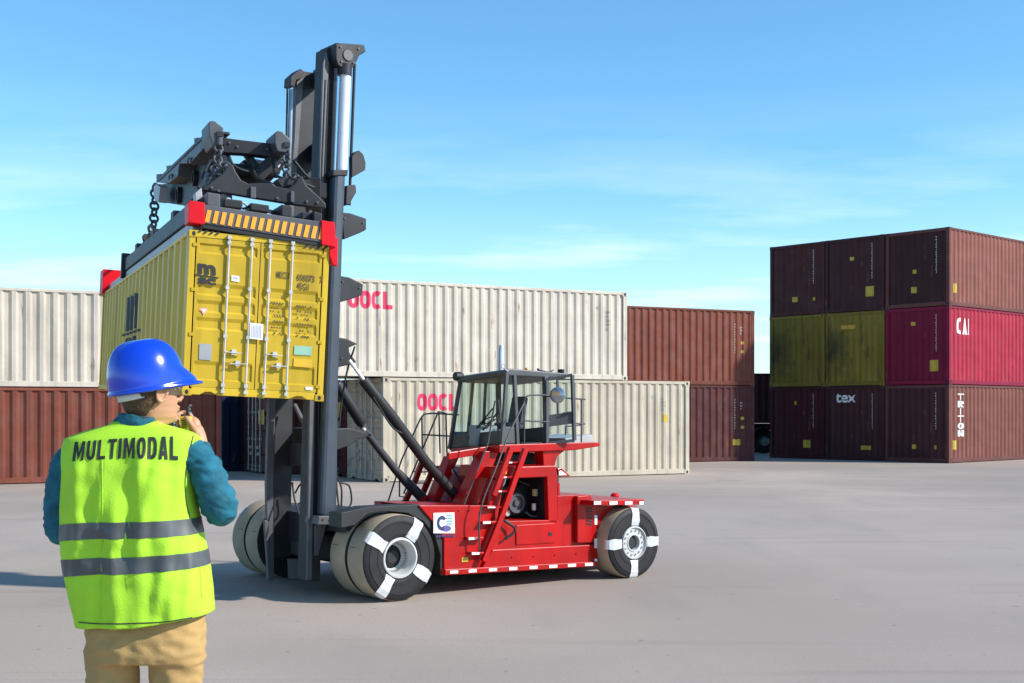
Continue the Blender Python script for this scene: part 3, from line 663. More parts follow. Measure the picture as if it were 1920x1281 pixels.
# ---- handrails
HR = material('handrail_paint', (.05, .05, .055), .5)
for pts, cv in (([(983, 835, .33), (983, 752, .33), (986, 744, .33), (994, 741, .33), (1022, 741, .33), (1067, 747, .33), (1097, 749, .33)], 0),
                ([(983, 789, .33), (1097, 795, .33)], 0), ([(1090, 749, .33), (1090, 833, .33)], 0), ([(1060, 833, .7), (1060, 800, .7), (1090, 797, .7)], 0),
                ([(983, 755, .25), (955, 812, .15), (933, 870, .0), (901, 956, -.02), (899, 1032, .0)], 1),
                ([(939, 790, .2), (934, 750, .2), (928, 752, .2), (915, 831, .2), (870, 946, .2)], 0),
                ([(726, 946, 1.5), (753, 862, 1.5), (788, 786, 1.5), (795, 777, 1.5), (810, 775, 1.5), (860, 778, 1.5)], 0),
                ([(791, 780, 1.5), (792, 848, 1.5)], 0), ([(823, 774, 1.5), (825, 850, 1.5)], 0), ([(822, 772, 1.3), (836, 775, 1.3), (838, 850, 1.3)], 0), ([(792, 815, 1.5), (845, 818, 1.5)], 0),
                ([(822, 772, 1.3), (794, 838, 1.4), (757, 925, 1.5)], 0), ([(749, 890, 1.6), (749, 931, 1.6), (765, 933, 1.6)], 0)):
    tb('handrail', pts, .0085, HR, TK, bool(cv))
# ---- cab
CABM = material('cab_grey', (.05, .053, .06), .45, dust=.2, dustcol=(.2, .2, .2)); vn, vf = .36, 1.14
cab = pl('cab_roof', [(948, 694), (957, 691), (1062, 700), (1062, 710), (948, 704)], vn - .02, vf + .02, CABM, bevel=.012, drop=.055)
def post(name, a, b, w=.035, parent=cab, mat=CABM): return MB().bar(a, b, w, w, up=V).build(name, mat, parent, bevel=.004)
dz = Vector((0, 0, .055)); FT = T(950, 699, vn); FB = T(941, 834, vn); RT = T(1022, 706, vn); RB = T(1024, 832, vn); DT = T(964, 702, vn); DB = T(970, 834, vn)
sh = V * (vf - vn) - dz
post('post', FT, FB); post('post', DT, DB); post('post', RT, RB, .045); post('post', FT + sh, T(843, 842, vf)); post('post', RT + sh, RB + sh, .045)
FBf = T(843, 842, vf)
gl = MB(); gl.add([FT, FB + (FT - FB) * .2, FBf + (FT + sh - FBf) * .2, FT + sh], [[0, 1, 2, 3]]); gl.build('windshield', GLS, cab)
gl = MB(); gl.add([FT, DT, DB + (DT - DB) * .25, FB + (FT - FB) * .25], [[0, 1, 2, 3]]); gl.build('side_window', GLS, cab)
gl = MB(); gl.add([FT + sh, FBf + (FT + sh - FBf) * .25, RB + sh + (RT - RB) * .25, RT + sh], [[0, 1, 2, 3]]); gl.build('side_window', GLS, cab)
gl = MB(); gl.add([RT + V * .02, RT + sh, RB + sh + (RT - RB) * .25, RB + (RT - RB) * .25], [[0, 1, 2, 3]]); gl.build('rear_window', GLS, cab)
MB().prism([FB, FB + (FT - FB) * .2, FBf + (FT + sh - FBf) * .2, FBf], U * .03).build('front_panel', CABM, cab, bevel=.004)
MB().prism([FB, FB + (FT - FB) * .25, DB + (DT - DB) * .25, DB], V * .03).build('side_panel', CABM, cab, bevel=.004)
MB().prism([FBf, FBf + (FT + sh - FBf) * .25, RB + sh + (RT - RB) * .25, RB + sh], -V * .03).build('side_panel', CABM, cab, bevel=.004)
MB().prism([RB, RB + (RT - RB) * .25, RB + sh + (RT - RB) * .25, RB + sh], -U * .03).build('rear_panel', CABM, cab, bevel=.004)
MB().prism([FB + dz * .3, RB + dz * .3, RB + sh + dz * .3, FBf + dz * .3], Vector((0, 0, -.03))).build('cab_floor', BLK, cab)
fm = MB(); 
for a, b in ((.33, .33), (.66, .66)):
    p0 = FBf + (RB + sh - FBf) * a; p1 = (FT + sh) + (RT - FT) * b; fm.bar(p0, p1, .025, .025, up=V)
fm.build('window_bar', CABM, cab)
tb('seam', [(949, 703, vn - .01), (905, 702, .75), (862, 714, vf + .01)], .012, CABM, cab)
# seat, console, wheel
sc_ = (FB + RB) / 2 + V * .42 + Vector((0, 0, .02))
m = MB(); m.bar(sc_ + U * .02 + Vector((0, 0, .16)), sc_ + U * .26 + Vector((0, 0, .16)), .24, .07); m.bar(sc_ + U * .22 + Vector((0, 0, .18)), sc_ + U * .28 + Vector((0, 0, .46)), .22, .06, up=U)
m.build('seat', material('seat_fabric', (.10, .10, .11), .9), cab, bevel=.02)
m = MB(); q = (FB + FBf) / 2 + U * .10; m.bar(q, q + Vector((0, 0, .22)), .3, .1, up=V); m.build('console', material('console_grey', (.30, .31, .32), .6), cab, bevel=.02)
m = MB(); q = q + U * .08 + Vector((0, 0, .27)); m.lathe([(.085, -.006), (.092, 0), (.085, .006), (.078, 0), (.085, -.006)], q, Vector((0, 0, 1)) - U * .5, V, 24); m.build('steering_wheel', BLK, cab, smooth=True)
for a, b in (((878, 822), (924, 766)), ((892, 824), (934, 772))):
    tb('wiper', [(a[0], a[1], .80), (b[0], b[1], .52)], .008, BLK, cab); tb('wiper', [(a[0] + 8, a[1] - 4, .80), (a[0] + 34, a[1] - 38, .60)], .006, BLK, cab)
# open door
D0 = T(1025, 712, .34); D1 = T(1073, 703, .20); D2 = T(1077, 826, .20); D3 = T(1025, 832, .34)
dm = MB()
for a, b, w in ((D0, D1, .028), (D1, D2, .034), (D2, D3, .028), (D3, D0, .034)): dm.bar(a, b, w, .03, up=V)
L_ = lambda a, b, t: a + (b - a) * t
E0, E1, E2, E3 = L_(D0, D3, .56), L_(D1, D2, .56), L_(D1, D2, .74), L_(D0, D3, .74)
dm.prism([E0, E1, E2, E3], V * .02); dm.bar(L_(D0, D1, .42), L_(E0, E1, .42), .022, .02, up=V)
dr = dm.build('cab_door', CABM, cab, bevel=.003)
pn = MB(); pn.add([D0 + V * .012, D1 + V * .012, D2 + V * .012, D3 + V * .012], [[0, 1, 2, 3]]); pn.build('door_glass', GLS, cab)
pn = MB(); pn.bar(L_(E0, E1, .55) - V * .02, L_(E0, E1, .85) - V * .02, .02, .015); pn.build('door_handle', BLK, cab)
# roof items
m = MB(); q = T(859, 706, 1.18); m.tube([T(862, 718, 1.18), q], .012); m.lathe([(0, -.05), (.04, -.05), (.05, -.02), (.045, .04), (0, .04)], q, -U, V, 16); m.build('work_light', BLK, TK, smooth='auto')
m = MB(); m.lathe([(.022, -.005), (.028, 0), (.022, .005), (.017, 0), (.022, -.005)], T(944, 687, .33), V - U * .4, U, 20); m.tube([T(946, 692, .33), T(952, 697, .34)], .008); m.build('lifting_eye', STL, TK, smooth=True)
m = MB(); m.lathe([(.0, .05), (.016, .05), (.024, .035), (.026, 0), (0, 0)], T(988, 699, .6), Vector((0, 0, 1)), U, 16); m.build('beacon', material('amber', (.8, .33, .02), .3), TK, smooth='auto')
m = MB(); m.tube([T(1009, 701, .5), T(1009, 694, .5), T(1030, 698, .5), T(1038, 694, .5)], .006); m.ball(T(1009, 693, .5), .014); m.ball(T(1033, 699, .5), .014); m.build('antenna', BLK, TK, smooth=True)
m = MB(); m.lathe([(0, 0), (.022, 0), (.034, .02), (.036, .05), (0, .055)], T(1052, 702, .5), Vector((0, 0, 1)), U, 16); m.build('work_light', BLK, TK, smooth='auto')
m = MB(); m.tube([T(939, 720, 1.2), T(939, 662, 1.2), T(940, 648, 1.2)], .034, 16, rs=[.034, .034, .026]); m.build('exhaust_pipe', material('silver_pipe', (.62, .62, .68), .3, metal=.4), TK, smooth='auto')
q = T(1045, 741, .16); nn = (EY - q).normalized(); nn = (nn - U * .5).normalized()
m = MB(); m.lathe([(0, .012), (.05, .010), (.078, .0), (.082, -.008), (.06, -.03), (0, -.045)], q, nn, nn.orthogonal(), 28)
mi = m.build('mirror', material('mirror_glass', (.40, .42, .47), .12, metal=.7), TK, smooth='auto'); tb('mirror_arm', [(1045, 741, .19), (1022, 745, .3), (1018, 795, .33)], .007, BLK, TK)
# ---- sticker with emblem
st = pl('sticker', [(813, 962), (852, 961), (853, 1000), (813, 1000)], .092, .098, WHT, body, bevel=0)
NV = material('navy_ink', (.02, .03, .12), .5); TEAL = material('teal_ink', (.12, .35, .42), .5)
def stp(x, y): return T(x, y, .0885)
m = MB(); A = [R(40 + i * 12) for i in range(23)]; ov = []
for a in A: ov += [stp(829 + 9.5 * math.cos(a), 981 - 14 * math.sin(a)), stp(829 + 5 * math.cos(a), 981 - 7 * math.sin(a))]
m.add(ov, [[2 * i, 2 * i + 1, 2 * i + 3, 2 * i + 2] for i in range(22)]); m.build('emblem_arc', NV, st)
m = MB(); m.add([stp(837 + 9 * math.cos(a), 991 - 6 * math.sin(a)) for a in [i * math.pi / 10 for i in range(20)]], [list(range(20))]); m.build('emblem_disc', material('violet_ink', (.10, .08, .26), .5), st)
m = MB()
for i in range(4): m.add([stp(837, 966 + i * 5), stp(848, 966 + i * 5), stp(848, 968.5 + i * 5), stp(837, 968.5 + i * 5)], [[0, 1, 2, 3]])
m.build('emblem_lines', TEAL, st)
m = MB()
for i in range(7): m.add([stp(818 + i * 5, 1003), stp(821.6 + i * 5, 1003), stp(821.6 + i * 5, 1007), stp(818 + i * 5, 1007)], [[0, 1, 2, 3]])
m.build('emblem_caption', NV, body)
# ---- rear fender
PK = RED
rf = pl('rear_fender', [(1113, 939), (1208, 936), (1208, 946), (1190, 947), (1113, 948)], -.14, 1.15, PK, bevel=.006)
for a, b in ((1114, 1127), (1143, 1158), (1172, 1186), (1199, 1207)):
    pl('reflector', [(a, 940.5), (b, 940), (b, 946), (a, 946.5)], -.150, -.144, WHT, rf, bevel=0)
pl('fender_bracket', [(1118, 949), (1152, 949), (1122, 1000)], .06, .20, RED)
pl('fender_leg', [(1178, 948), (1192, 948), (1192, 966), (1180, 966)], .1, .3, RED)
m = MB(); m.ball(T(1153, 930, .5), .05, .05, .035); m.build('tail_lamp', RED2, TK, smooth=True)
# ---- wheels
def wheel(u, v0, w, Rw, tapes, sgn=1, deep=True, dual_gap=False):
    """v0 outer face, extends inward (sgn +1 -> towards +V)"""
    ax = V * sgn; c = O + U * u + V * v0 + Vector((0, 0, Rw)); r0 = Rw * .47
    ty = MB().lathe([(r0, .01), (r0 + .01, -.004), (Rw * .55, -.008), (Rw * .56, -.013), (Rw * .62, -.013), (Rw * .63, -.009), (Rw * .80, -.009), (Rw * .81, -.014), (Rw * .84, -.014), (Rw * .85, -.008), (Rw * .95, .0), (Rw * .985, .014)], c, ax, U, 72)
    ty.lathe([(Rw * .985, w - .014), (Rw * .9, w), (r0, w), (r0, .01)], c, ax, U, 72)
    wo = ty.build('wheel', TYR, TK, smooth='auto')
    MB().lathe([(Rw * .984, .013), (Rw, .03), (Rw * 1.002, w / 2), (Rw, w - .03), (Rw * .984, w - .013)], c, ax, U, 72).build('tread', TRD, wo, smooth='auto')
    gv = MB()
    for k in range(5):
        a = R(20 + 72 * k); rd = lambda aa, rr, h: c + (U * math.cos(aa) + Vector((0, 0, 1)) * math.sin(aa)) * rr + ax * h
        gv.prism([rd(a, Rw * 1.006, w * .45), rd(a + .012, Rw * 1.006, w * .45), rd(a + .012, Rw * 1.006, w * .85), rd(a, Rw * 1.006, w * .85)], -(rd(a, 1, 0) - c) * .01)
    gv.build('tread_mark', BLK, wo)
    for a in tapes:
        t_ = MB(); rd = (U * math.cos(R(a)) + Vector((0, 0, 1)) * math.sin(R(a))); tg = (-U * math.sin(R(a)) + Vector((0, 0, 1)) * math.cos(R(a))) * (Rw * .138)
        pr = [(r0 + .006, -.008), (Rw * .62, -.018), (Rw * .82, -.0175), (Rw * .95, -.004), (Rw * 1.006, .020), (Rw * 1.009, .05)]
        vs = []
        for i, (r_, h) in enumerate(pr): 
            f = 1 + .12 * math.sin(i * 2 + a)
            vs += [c + rd * r_ - tg * f + ax * h, c + rd * r_ + tg * f + ax * h]
        t_.add(vs, [[2 * i, 2 * i + 1, 2 * i + 3, 2 * i + 2] for i in range(5)]); t_.build('tape_strip', TAPE, wo)
    if deep:
        rm = MB().lathe([(r0 + .002, .0), (r0 - .004, -.012), (r0 * .9, -.014), (r0 * .86, -.004), (r0 * .82, .01), (r0 * .74, .12), (r0 * .60, .15), (r0 * .58, .15)], c, ax, U, 48).build('rim', RIM, wo, smooth='auto')
        b_ = MB()
        for k in range(32):
            a = 2 * math.pi * k / 32; p = c + (U * math.cos(a) + Vector((0, 0, 1)) * math.sin(a)) * (r0 * .70)
            b_.tube([p + ax * .085, p + ax * .15], .005, 6)
        b_.build('bolt_ring', STL, wo)
        MB().lathe([(0, .12), (r0 * .3, .12), (r0 * .42, .14), (r0 * .59, .16), (r0 * .6, .2)], c, ax, U, 40).build('hub', BLK, wo, smooth='auto')
    else:
        MB().lathe([(r0 + .002, .0), (r0 - .004, -.012), (r0 * .93, -.014), (r0 * .90, .012), (r0 * .55, .008), (r0 * .52, .0), (r0 * .46, .0), (r0 * .42, .05)], c, ax, U, 48).build('rim', RIM, wo, smooth='auto')
        b_ = MB()
        for k in range(14):
            a = 2 * math.pi * k / 14; p = c + (U * math.cos(a) + Vector((0, 0, 1)) * math.sin(a)) * (r0 * .73)
            b_.tube([p + ax * .012, p - ax * .006], .010, 6)
        b_.build('bolt_ring', STL, wo)
        MB().lathe([(0, .03), (r0 * .3, .03), (r0 * .44, .05)], c, ax, U, 40).build('hub', BLK, wo, smooth='auto')
RF = .389
wheel(0, 0, .285, RF, (57, 147, -33, -123)); wheel(0, .305, .285, RF, ())
wheel(0, 2.60, .285, RF, (45, 135, -45, -135), sgn=-1); wheel(0, 2.30, .285, RF, (), sgn=-1)
ur = (T(1189, 1030, -.12) - O).dot(U)
wheel(ur, -.12, .34, .362, (88, 180, 0, -92), deep=False); wheel(ur, 2.66, .34, .362, (90, 0), sgn=-1, deep=False)
m = MB(); m.bar(O + V * .5 + Vector((0, 0, .40)), O + V * 2.1 + Vector((0, 0, .40)), .26, .28); m.build('front_axle', BLK, TK, bevel=.03)
m = MB(); m.bar(O + U * ur + V * .1 + Vector((0, 0, .36)), O + U * ur + V * 2.4 + Vector((0, 0, .36)), .18, .16); m.build('rear_axle', BLK, TK, bevel=.02)
# ---- mast
MA = empty('mast_anchor', O); bpy.data.objects.remove(MA)
nm = pl('mast_post', [(612, 90), (630, 84), (632, 100), (626, 300), (622, 420), (612, 760), (600, 1090), (577, 1090), (588, 740), (601, 364)], .72, .92, DK, bevel=.006)
pl('post_flange', [(606, 118), (613, 98), (617, 118), (604, 400), (590, 760), (585, 1088), (576, 1088), (581, 760), (597, 400)], .69, .717, DKL, nm, bevel=.003)
pl('lift_cylinder', [(603, 970), (633, 970), (637, 700), (644, 460), (650, 324), (628, 324), (620, 520), (612, 720)], .58, .70, DK2, bevel=.035)
pl('cylinder_collar', [(625, 318), (653, 318), (652, 330), (624, 330)], .57, .71, DK, bevel=.01)
pl('cylinder_foot', [(598, 968), (640, 968), (642, 984), (596, 984)], .55, .80, DKL, bevel=.006)
MB().tube([T(640, 326, .64), T(648, 134, .64)], .052, 24).build('chrome_rod', CHR, TK, smooth='auto')
MB().tube([T(646, 142, .64), T(647, 122, .64)], .066, 20).build('rod_collar', DK, TK, smooth='auto')
pl('mast_head', [(630, 80), (683, 84), (686, 97), (674, 104), (670, 113), (661, 128), (648, 131), (634, 122), (630, 110)], .60, .90, DK, bevel=.008)
MB().lathe([(0, -.012), (.05, -.012), (.055, 0), (.05, .02)], T(652, 104, .60), V, U, 24).build('head_pin', DKL, TK, smooth='auto')
tb('mast_tube', [(665, 120, .80), (658, 300, .80), (655, 385, .80)], .014, DK)
ch = MB(); n_ = 120
for i in range(n_):
    t = i / n_; x = 630 - (630 - 615) * t ; y = 130 + (560 - 130) * t
    p = T(x, y, .665); ch.box(p.x - .016, p.x + .016, p.y - .008, p.y + .008, p.z - .006, p.z + .006)
ch.build('lift_chain', DKL, TK, kind=None)
pl('ear_plate', [(660, 293), (667, 285), (673, 282), (681, 289), (686, 305), (685, 319), (676, 324), (660, 333)], .74, .80, DK)
pl('valve_block', [(650, 348), (667, 346), (669, 360), (662, 372), (656, 384), (648, 384)], .70, .86, BLK, bevel=.01)
for poly in ([(640, 398), (658, 400), (687, 410), (687, 431), (675, 437), (645, 449)], [(636, 517), (655, 520), (681, 533), (680, 553), (662, 560), (634, 568)],
             [(630, 632), (650, 635), (671, 645), (654, 652), (656, 662), (669, 679), (655, 684), (630, 690)], [(626, 804), (655, 803), (690, 812), (700, 816), (672, 824), (655, 836), (626, 846)]):
    pl('mast_crossmember', poly, .72, 1.58, DK, bevel=.008)
fm_ = pl('mast_post', [(566, 133), (592, 137), (588, 335), (566, 560), (549, 757), (545, 1044), (513, 1044), (513, 900), (517, 757), (540, 480), (560, 250)], 1.45, 1.62, DK, bevel=.006)
pl('post_flange', [(557, 146), (565, 130), (570, 136), (568, 160), (545, 480), (517, 757), (512, 905), (514, 1088), (503, 1088), (500, 905), (504, 757), (536, 480), (552, 260)], 1.40, 1.447, DKL, fm_, bevel=.003)
pl('mast_head', [(546, 144), (558, 133), (564, 129), (570, 134), (568, 146), (556, 150), (552, 163), (545, 160)], 1.36, 1.5, DK)
tb('mast_tube', [(539, 166, 1.38), (536, 300, 1.38)], .010, DK); MB().tube([T(546, 168, 1.38), T(541, 340, 1.38)], .022, 14).build('chrome_rod', material('dull_rod', (.30, .33, .38), .3, metal=.5), TK, smooth='auto')
def xbar(name, a, b, w, h, mat=DK): return MB().bar(T(*a), T(*b), w, h).build(name, mat, TK, bevel=.008)
xbar('mast_crossmember', (596, 142, 1.40), (618, 136, .92), .10, .10); xbar('mast_crossmember', (590, 150, 1.44), (618, 134, .92), .05, .16)
xbar('mast_crossmember', (592, 288, 1.44), (612, 284, .92), .10, .18)
xbar('mast_crossmember', (548, 852, 1.44), (596, 852, .92), .08, .22); xbar('mast_crossmember', (546, 988, 1.44), (594, 988, .92), .08, .26, DK)
xbar('mast_crossmember', (546, 1066, 1.44), (590, 1068, .92), .08, .20); xbar('mast_brace', (552, 758, 1.3), (576, 806, 1.1), .04, .03, DKL)
pl('inner_channel', [(573, 745), (580, 745), (577, 886), (571, 886)], 1.0, 1.03, DKL, bevel=.003); pl('inner_channel', [(580, 745), (590, 745), (584, 889), (577, 886)], 1.0, 1.12, DK, bevel=.003)
pl('toe_plate', [(590, 985), (606, 978), (612, 986), (597, 1042), (590, 1042)], .68, .715, DKL); pl('toe_plate', [(496, 975), (504, 978), (504, 1080), (500, 1030)], 1.38, 1.42, DKL)
# carriage between mast and hanging spreader
pl('carriage', [(556, 520), (598, 500), (592, 735), (560, 735)], 1.0, 1.36, DK, bevel=.01)
pl('carriage_roller', [(566, 540), (590, 536), (590, 570), (566, 574)], .93, .995, BLK, bevel=.01)
# ---- tilt cylinders, hoses
def cyl(pts, rs, mat, name='tilt_cylinder', parent=TK):
    return MB().tube([T(*p) for p in pts], 0, 18, rs=rs).build(name, mat, parent, smooth='auto')
c1_ = cyl([(681, 712, .60), (684, 716, .60), (742, 790, .60), (744, 793, .60), (800, 868, .60), (862, 938, .60)], [.046, .052, .052, .050, .050, .05], BLK)
cyl([(655, 676, .66), (683, 714, .60)], [.017, .017], CHR, 'rod', c1_); cyl([(860, 930, .60), (868, 946, .60)], [.06, .06], BLK, 'rod_eye', c1_)
c2_ = cyl([(630, 718, 1.2), (634, 724, 1.2), (676, 790, 1.2), (679, 795, 1.2)], [.05, .058, .058, .05], BLK)
cyl([(679, 795, 1.2), (684, 808, 1.2), (740, 880, 1.2), (770, 912, 1.2), (803, 945, 1.2)], [.036, .036, .040, .052, .054], material('dark_steel', (.045, .04, .048), .4), 'rod', c2_)
MB().ball(T(682, 806, 1.13), .026).build('rod_eye', STL, c2_, smooth=True)
pl('lug', [(862, 926), (874, 922), (884, 946), (852, 948)], .5, .56, RED); pl('lug', [(785, 945), (800, 930), (812, 936), (832, 946), (806, 952)], 1.1, 1.16, RED)
for pts in ([(640, 905, .9), (655, 912, .9), (659, 940, .9), (652, 955, .9)], [(630, 890, .9), (640, 915, .85), (640, 950, .85)], [(634, 790, .75), (629, 860, .72), (634, 940, .7), (644, 975, .6)],
            [(553, 925, 1.3), (565, 908, 1.25), (577, 930, 1.2), (560, 945, 1.2)], [(548, 905, 1.3), (552, 935, 1.2), (562, 968, 1.1)], [(665, 650, .7), (650, 700, .75), (640, 760, .75), (636, 800, .75)],
            [(700, 745, .57), (735, 800, .57), (760, 815, .57)], [(800, 935, 1.0), (830, 950, .9), (862, 930, .8), (900, 945, .6)], [(850, 880, .7), (875, 925, .65), (866, 945, .62)]):
    tb('hose', pts, .009, BLK, TK, True, seg=8)

# ================================================================== lifted yellow container (its own tilted axes)
yaw, pit, rol = .3928, .0212, .0419; KW, KH, KL = .9326, 1.0666, 6.373
kx = Vector((-math.sin(yaw), math.cos(yaw), 0)); ky = Vector((-math.cos(yaw), -math.sin(yaw), 0)); kz = Vector((0, 0, 1))
kx, kz = kx * math.cos(pit) + kz * math.sin(pit), -kx * math.sin(pit) + kz * math.cos(pit)
ky, kz = ky * math.cos(rol) + kz * math.sin(rol), -ky * math.sin(rol) + kz * math.cos(rol)
KO = Vector((-1.267, 8.6, 1.7678)); KQ = Matrix((kx, ky, kz)).transposed().to_quaternion()
MY = cmat('bright_yellow', (.56, .37, .028), rust=0, dust=.03, rough=.42)
yc = container(KO, 0, KL, KW, KH, MY, 'bright yellow container held in the air by the red handler, doors facing the camera', front='door', rot=KQ, k=.375, per=.30, dep=.03, rods=ZINC)
def KB(px, py, b): return hit(px, py, KO + kx * b, kx)
def KS(px, py, y): return hit(px, py, KO + ky * y, ky)
def kl(P): 
    d = P - KO; return Vector((d.dot(kx), d.dot(ky), d.dot(kz)))
def door_quad(name, q, mat, b=-.001, text=None, bold=.02, parent=yc):
    """q: px of TL,TR,BR,BL on the door plane"""
    m = MB()
    if text is None: m.add([KB(x, y, b) for x, y in q], [[0, 1, 2, 3]])
    else:
        vs, fs, a = text2d(text, bold); o = []
        for (u, v) in vs:
            x = (q[3][0] * (1 - u) + q[2][0] * u) * (1 - v) + (q[0][0] * (1 - u) + q[1][0] * u) * v
            y = (q[3][1] * (1 - u) + q[2][1] * u) * (1 - v) + (q[0][1] * (1 - u) + q[1][1] * u) * v
            o.append(KB(x, y, b))
        m.add(o, fs)
    return m.build(name, mat, parent)
door_quad('lettering', [(371, 493), (404, 498), (405, 517), (371, 513)], INK, text='m', bold=.05)
door_quad('underline', [(366, 514), (410, 520), (410, 522.5), (366, 516.5)], INK)
door_quad('lettering', [(371, 519), (405, 523), (405, 536), (371, 532)], INK, text='sc', bold=.055)
SI = material('stencil_ink', (.10, .07, .02), .6)
door_quad('lettering', [(519, 508), (542, 511), (542, 524), (519, 521)], SI, text='MSCU', bold=.022)
door_quad('lettering', [(557, 513), (590, 517), (590, 530), (557, 526)], SI, text='606873', bold=.022)
door_quad('lettering', [(600, 518), (605, 519), (605, 532), (600, 531)], SI, text='7', bold=.022)
door_quad('lettering', [(557, 529), (579, 532), (579, 545), (557, 542)], SI, text='45G1', bold=.022)
m = MB()
random.seed(3)
for i, y in enumerate((566, 576, 589, 600, 612, 622)):
    for x in list(range(508, 532, 5)) + list(range(556, 586, 5)):
        if random.random() < .78:
            yy = y + (x - 508) * .12; h = random.choice((3, 4)); m.add([KB(x, yy, -.001), KB(x + 3.2, yy + .3, -.001), KB(x + 3.2, yy + h, -.001), KB(x, yy + h, -.001)], [[0, 1, 2, 3]])
m.build('marking', SI, yc)
door_quad('sticker', [(434, 516), (449, 518), (449, 529), (434, 527)], WHT); door_quad('sticker', [(437, 519.5), (446, 520.5), (446, 524), (437, 523)], material('faded_print', (.45, .45, .55), .6), -.002)
door_quad('sticker', [(374, 577), (391, 579), (382, 591), (382, 591)], material('warning_pink', (.75, .35, .32), .5)); door_quad('sticker', [(378, 579.5), (387, 580.5), (382.4, 587), (382.4, 587)], WHT, -.002)
door_quad('sticker', [(374, 644), (397, 646), (396, 676), (373, 674)], material('grey_plate', (.33, .34, .35), .4)); 
door_quad('consolidated_plate', [(469, 605), (494, 608), (493, 638), (468, 635)], WHT, -.022)
m = MB()
for i in range(7): m.add([KB(472 + i * 2.8, 609 + i * .3, -.0232), KB(473.2 + i * 2.8, 609.1 + i * .3, -.0232), KB(472.6 + i * 2.8, 632 + i * .3, -.0232), KB(471.4 + i * 2.8, 632 + i * .3, -.0232)], [[0, 1, 2, 3]])
m.build('plate_print', material('faded_print', (.45, .45, .55), .6), yc)
door_quad('sticker', [(552, 648), (585, 650), (584, 667), (551, 665)], material('pale_green_label', (.28, .50, .36), .5))
door_quad('sticker', [(551, 671), (586, 674), (585, 690), (550, 687)], material('amber_label', (.70, .42, .02), .5)); 
door_quad('sticker', [(573, 725), (586, 726), (586, 732), (573, 731)], WHT)
for a, b in ((371, 8), (571, 8)):
    for i in range(4):
        x = a + i * 11; y = 425 + (x - 352) * .135 + (4 if a > 500 else 3)
        door_quad('hazard_stripe', [(x + 4, y), (x + 9, y + .7), (x + 4, y + 6), (x - 1, y + 5.4)], INK, -.004)
# big logo on the long side
mm = kl(KS(236, 600, KW)); nn_ = kl(KS(256, 600, KW)); zt = kl(KS(246, 553, KW)).z; zb = kl(KS(246, 618, KW)).z; zc = kl(KS(246, 655, KW)).z
side_text(yc, 'm', mm.x, nn_.x, zb, zt, INK, side=1, bold=.035, off=.006)
side_text(yc, 'sc', mm.x, nn_.x, zc, zb - .06, INK, side=1, bold=.06, off=.006)
side_text(yc, 'I', mm.x + .3, nn_.x - .2, zb - .035, zb - .015, INK, name='underline', side=1, bold=.06, off=.006)

# ================================================================== spreader
SP = empty('container_spreader', KO + kz * KH + kx * .1, rot=KQ, label='charcoal lifting spreader with red corner blocks, hung on chains above the yellow container', cat='spreader')
def kb(name, poly, b0, b1, mat, parent=SP, bevel=.004, **k):
    return MB().prism([KB(x, y, b0) for x, y in poly], kx * (b1 - b0)).build(name, mat, parent, bevel=bevel, **k)
def ks(name, poly, y0, y1, mat, parent=SP, bevel=.004, **k):
    return MB().prism([KS(x, y, y0) for x, y in poly], ky * (y1 - y0)).build(name, mat, parent, bevel=bevel, **k)
def kbox(name, x0, x1, y0, y1, z0, z1, mat, parent=SP, bevel=.006):
    P = lambda x, y, z: KO + kx * x + ky * y + kz * z
    return MB().prism([P(x0, y0, z0), P(x0, y1, z0), P(x0, y1, z1), P(x0, y0, z1)], kx * (x1 - x0)).build(name, mat, parent, bevel=bevel)
H0 = KH
eb = kb('end_beam', [(380, 383), (604, 416), (604, 455), (380, 419)], -.015, .13, DKL, bevel=.006)
kb('beam_lip', [(380, 419), (604, 455), (604, 463), (380, 428)], -.008, .11, BLK, eb)
for i in range(16):
    x = 385 + i * 14.2; y = 393.5 + (x - 385) * .152
    kb('hazard_stripe', [(x + 4, y), (x + 12, y + 1.2), (x + 7, y + 24), (x - 1, y + 22.6)], -.020, -.0165, ORG, eb, bevel=0)
kb('corner_block', [(354, 379), (357, 376), (384, 380), (385, 418), (382, 421), (354, 417)], -.03, .16, RED2, bevel=.004)
kb('corner_block', [(603, 413), (628, 417), (630, 464), (603, 458)], -.03, .16, RED2, bevel=.004)
kb('corner_guide', [(617, 443), (634, 446), (633, 499), (624, 497), (618, 480)], -.012, .05, RED2, bevel=.006)
kbox('corner_block', KL - .3, KL + .05, KW - .16, KW + .03, H0 - .02, H0 + .24, RED2, bevel=.004); kbox('corner_block', KL - .3, KL + .05, -.03, .16, H0 - .02, H0 + .24, RED2)
kbox('long_beam', .15, 4.4, KW - .17, KW - .03, H0 + .09, H0 + .21, DK); kbox('long_beam', .15, 4.4, .03, .17, H0 + .09, H0 + .21, DK)
PG = material('pale_grey_metal', (.40, .40, .42), .5, dust=.2)
kbox('sliding_beam', .16, KL - .25, KW - .145, KW - .045, H0 + .015, H0 + .085, PG); kbox('sliding_beam', .16, KL - .25, .045, .145, H0 + .015, H0 + .085, PG)
kbox('centre_body', .5, 4.2, .2, KW - .2, H0 + .05, H0 + .22, DK, bevel=.02); kbox('end_beam', KL - .2, KL, .16, KW - .16, H0 + .02, H0 + .18, DK)
kbox('beam_end_plate', 4.38, 4.46, KW - .19, KW, H0 + .02, H0 + .26, DK)
for b in (1.2, 2.4, 3.6): kbox('beam_lug', b, b + .14, KW - .13, KW - .05, H0 + .21, H0 + .28, DK)
for y0 in (KW - .1, .1):
    P = lambda x, y, z: KO + kx * x + ky * y + kz * z
    MB().tube([P(.2, y0, H0 + .225), P(1.3, y0, H0 + .225), P(2.6, y0, H0 + .24), P(4.3, y0, H0 + .225)], .012, 8).build('hydraulic_pipe', DKL, SP, smooth='auto')
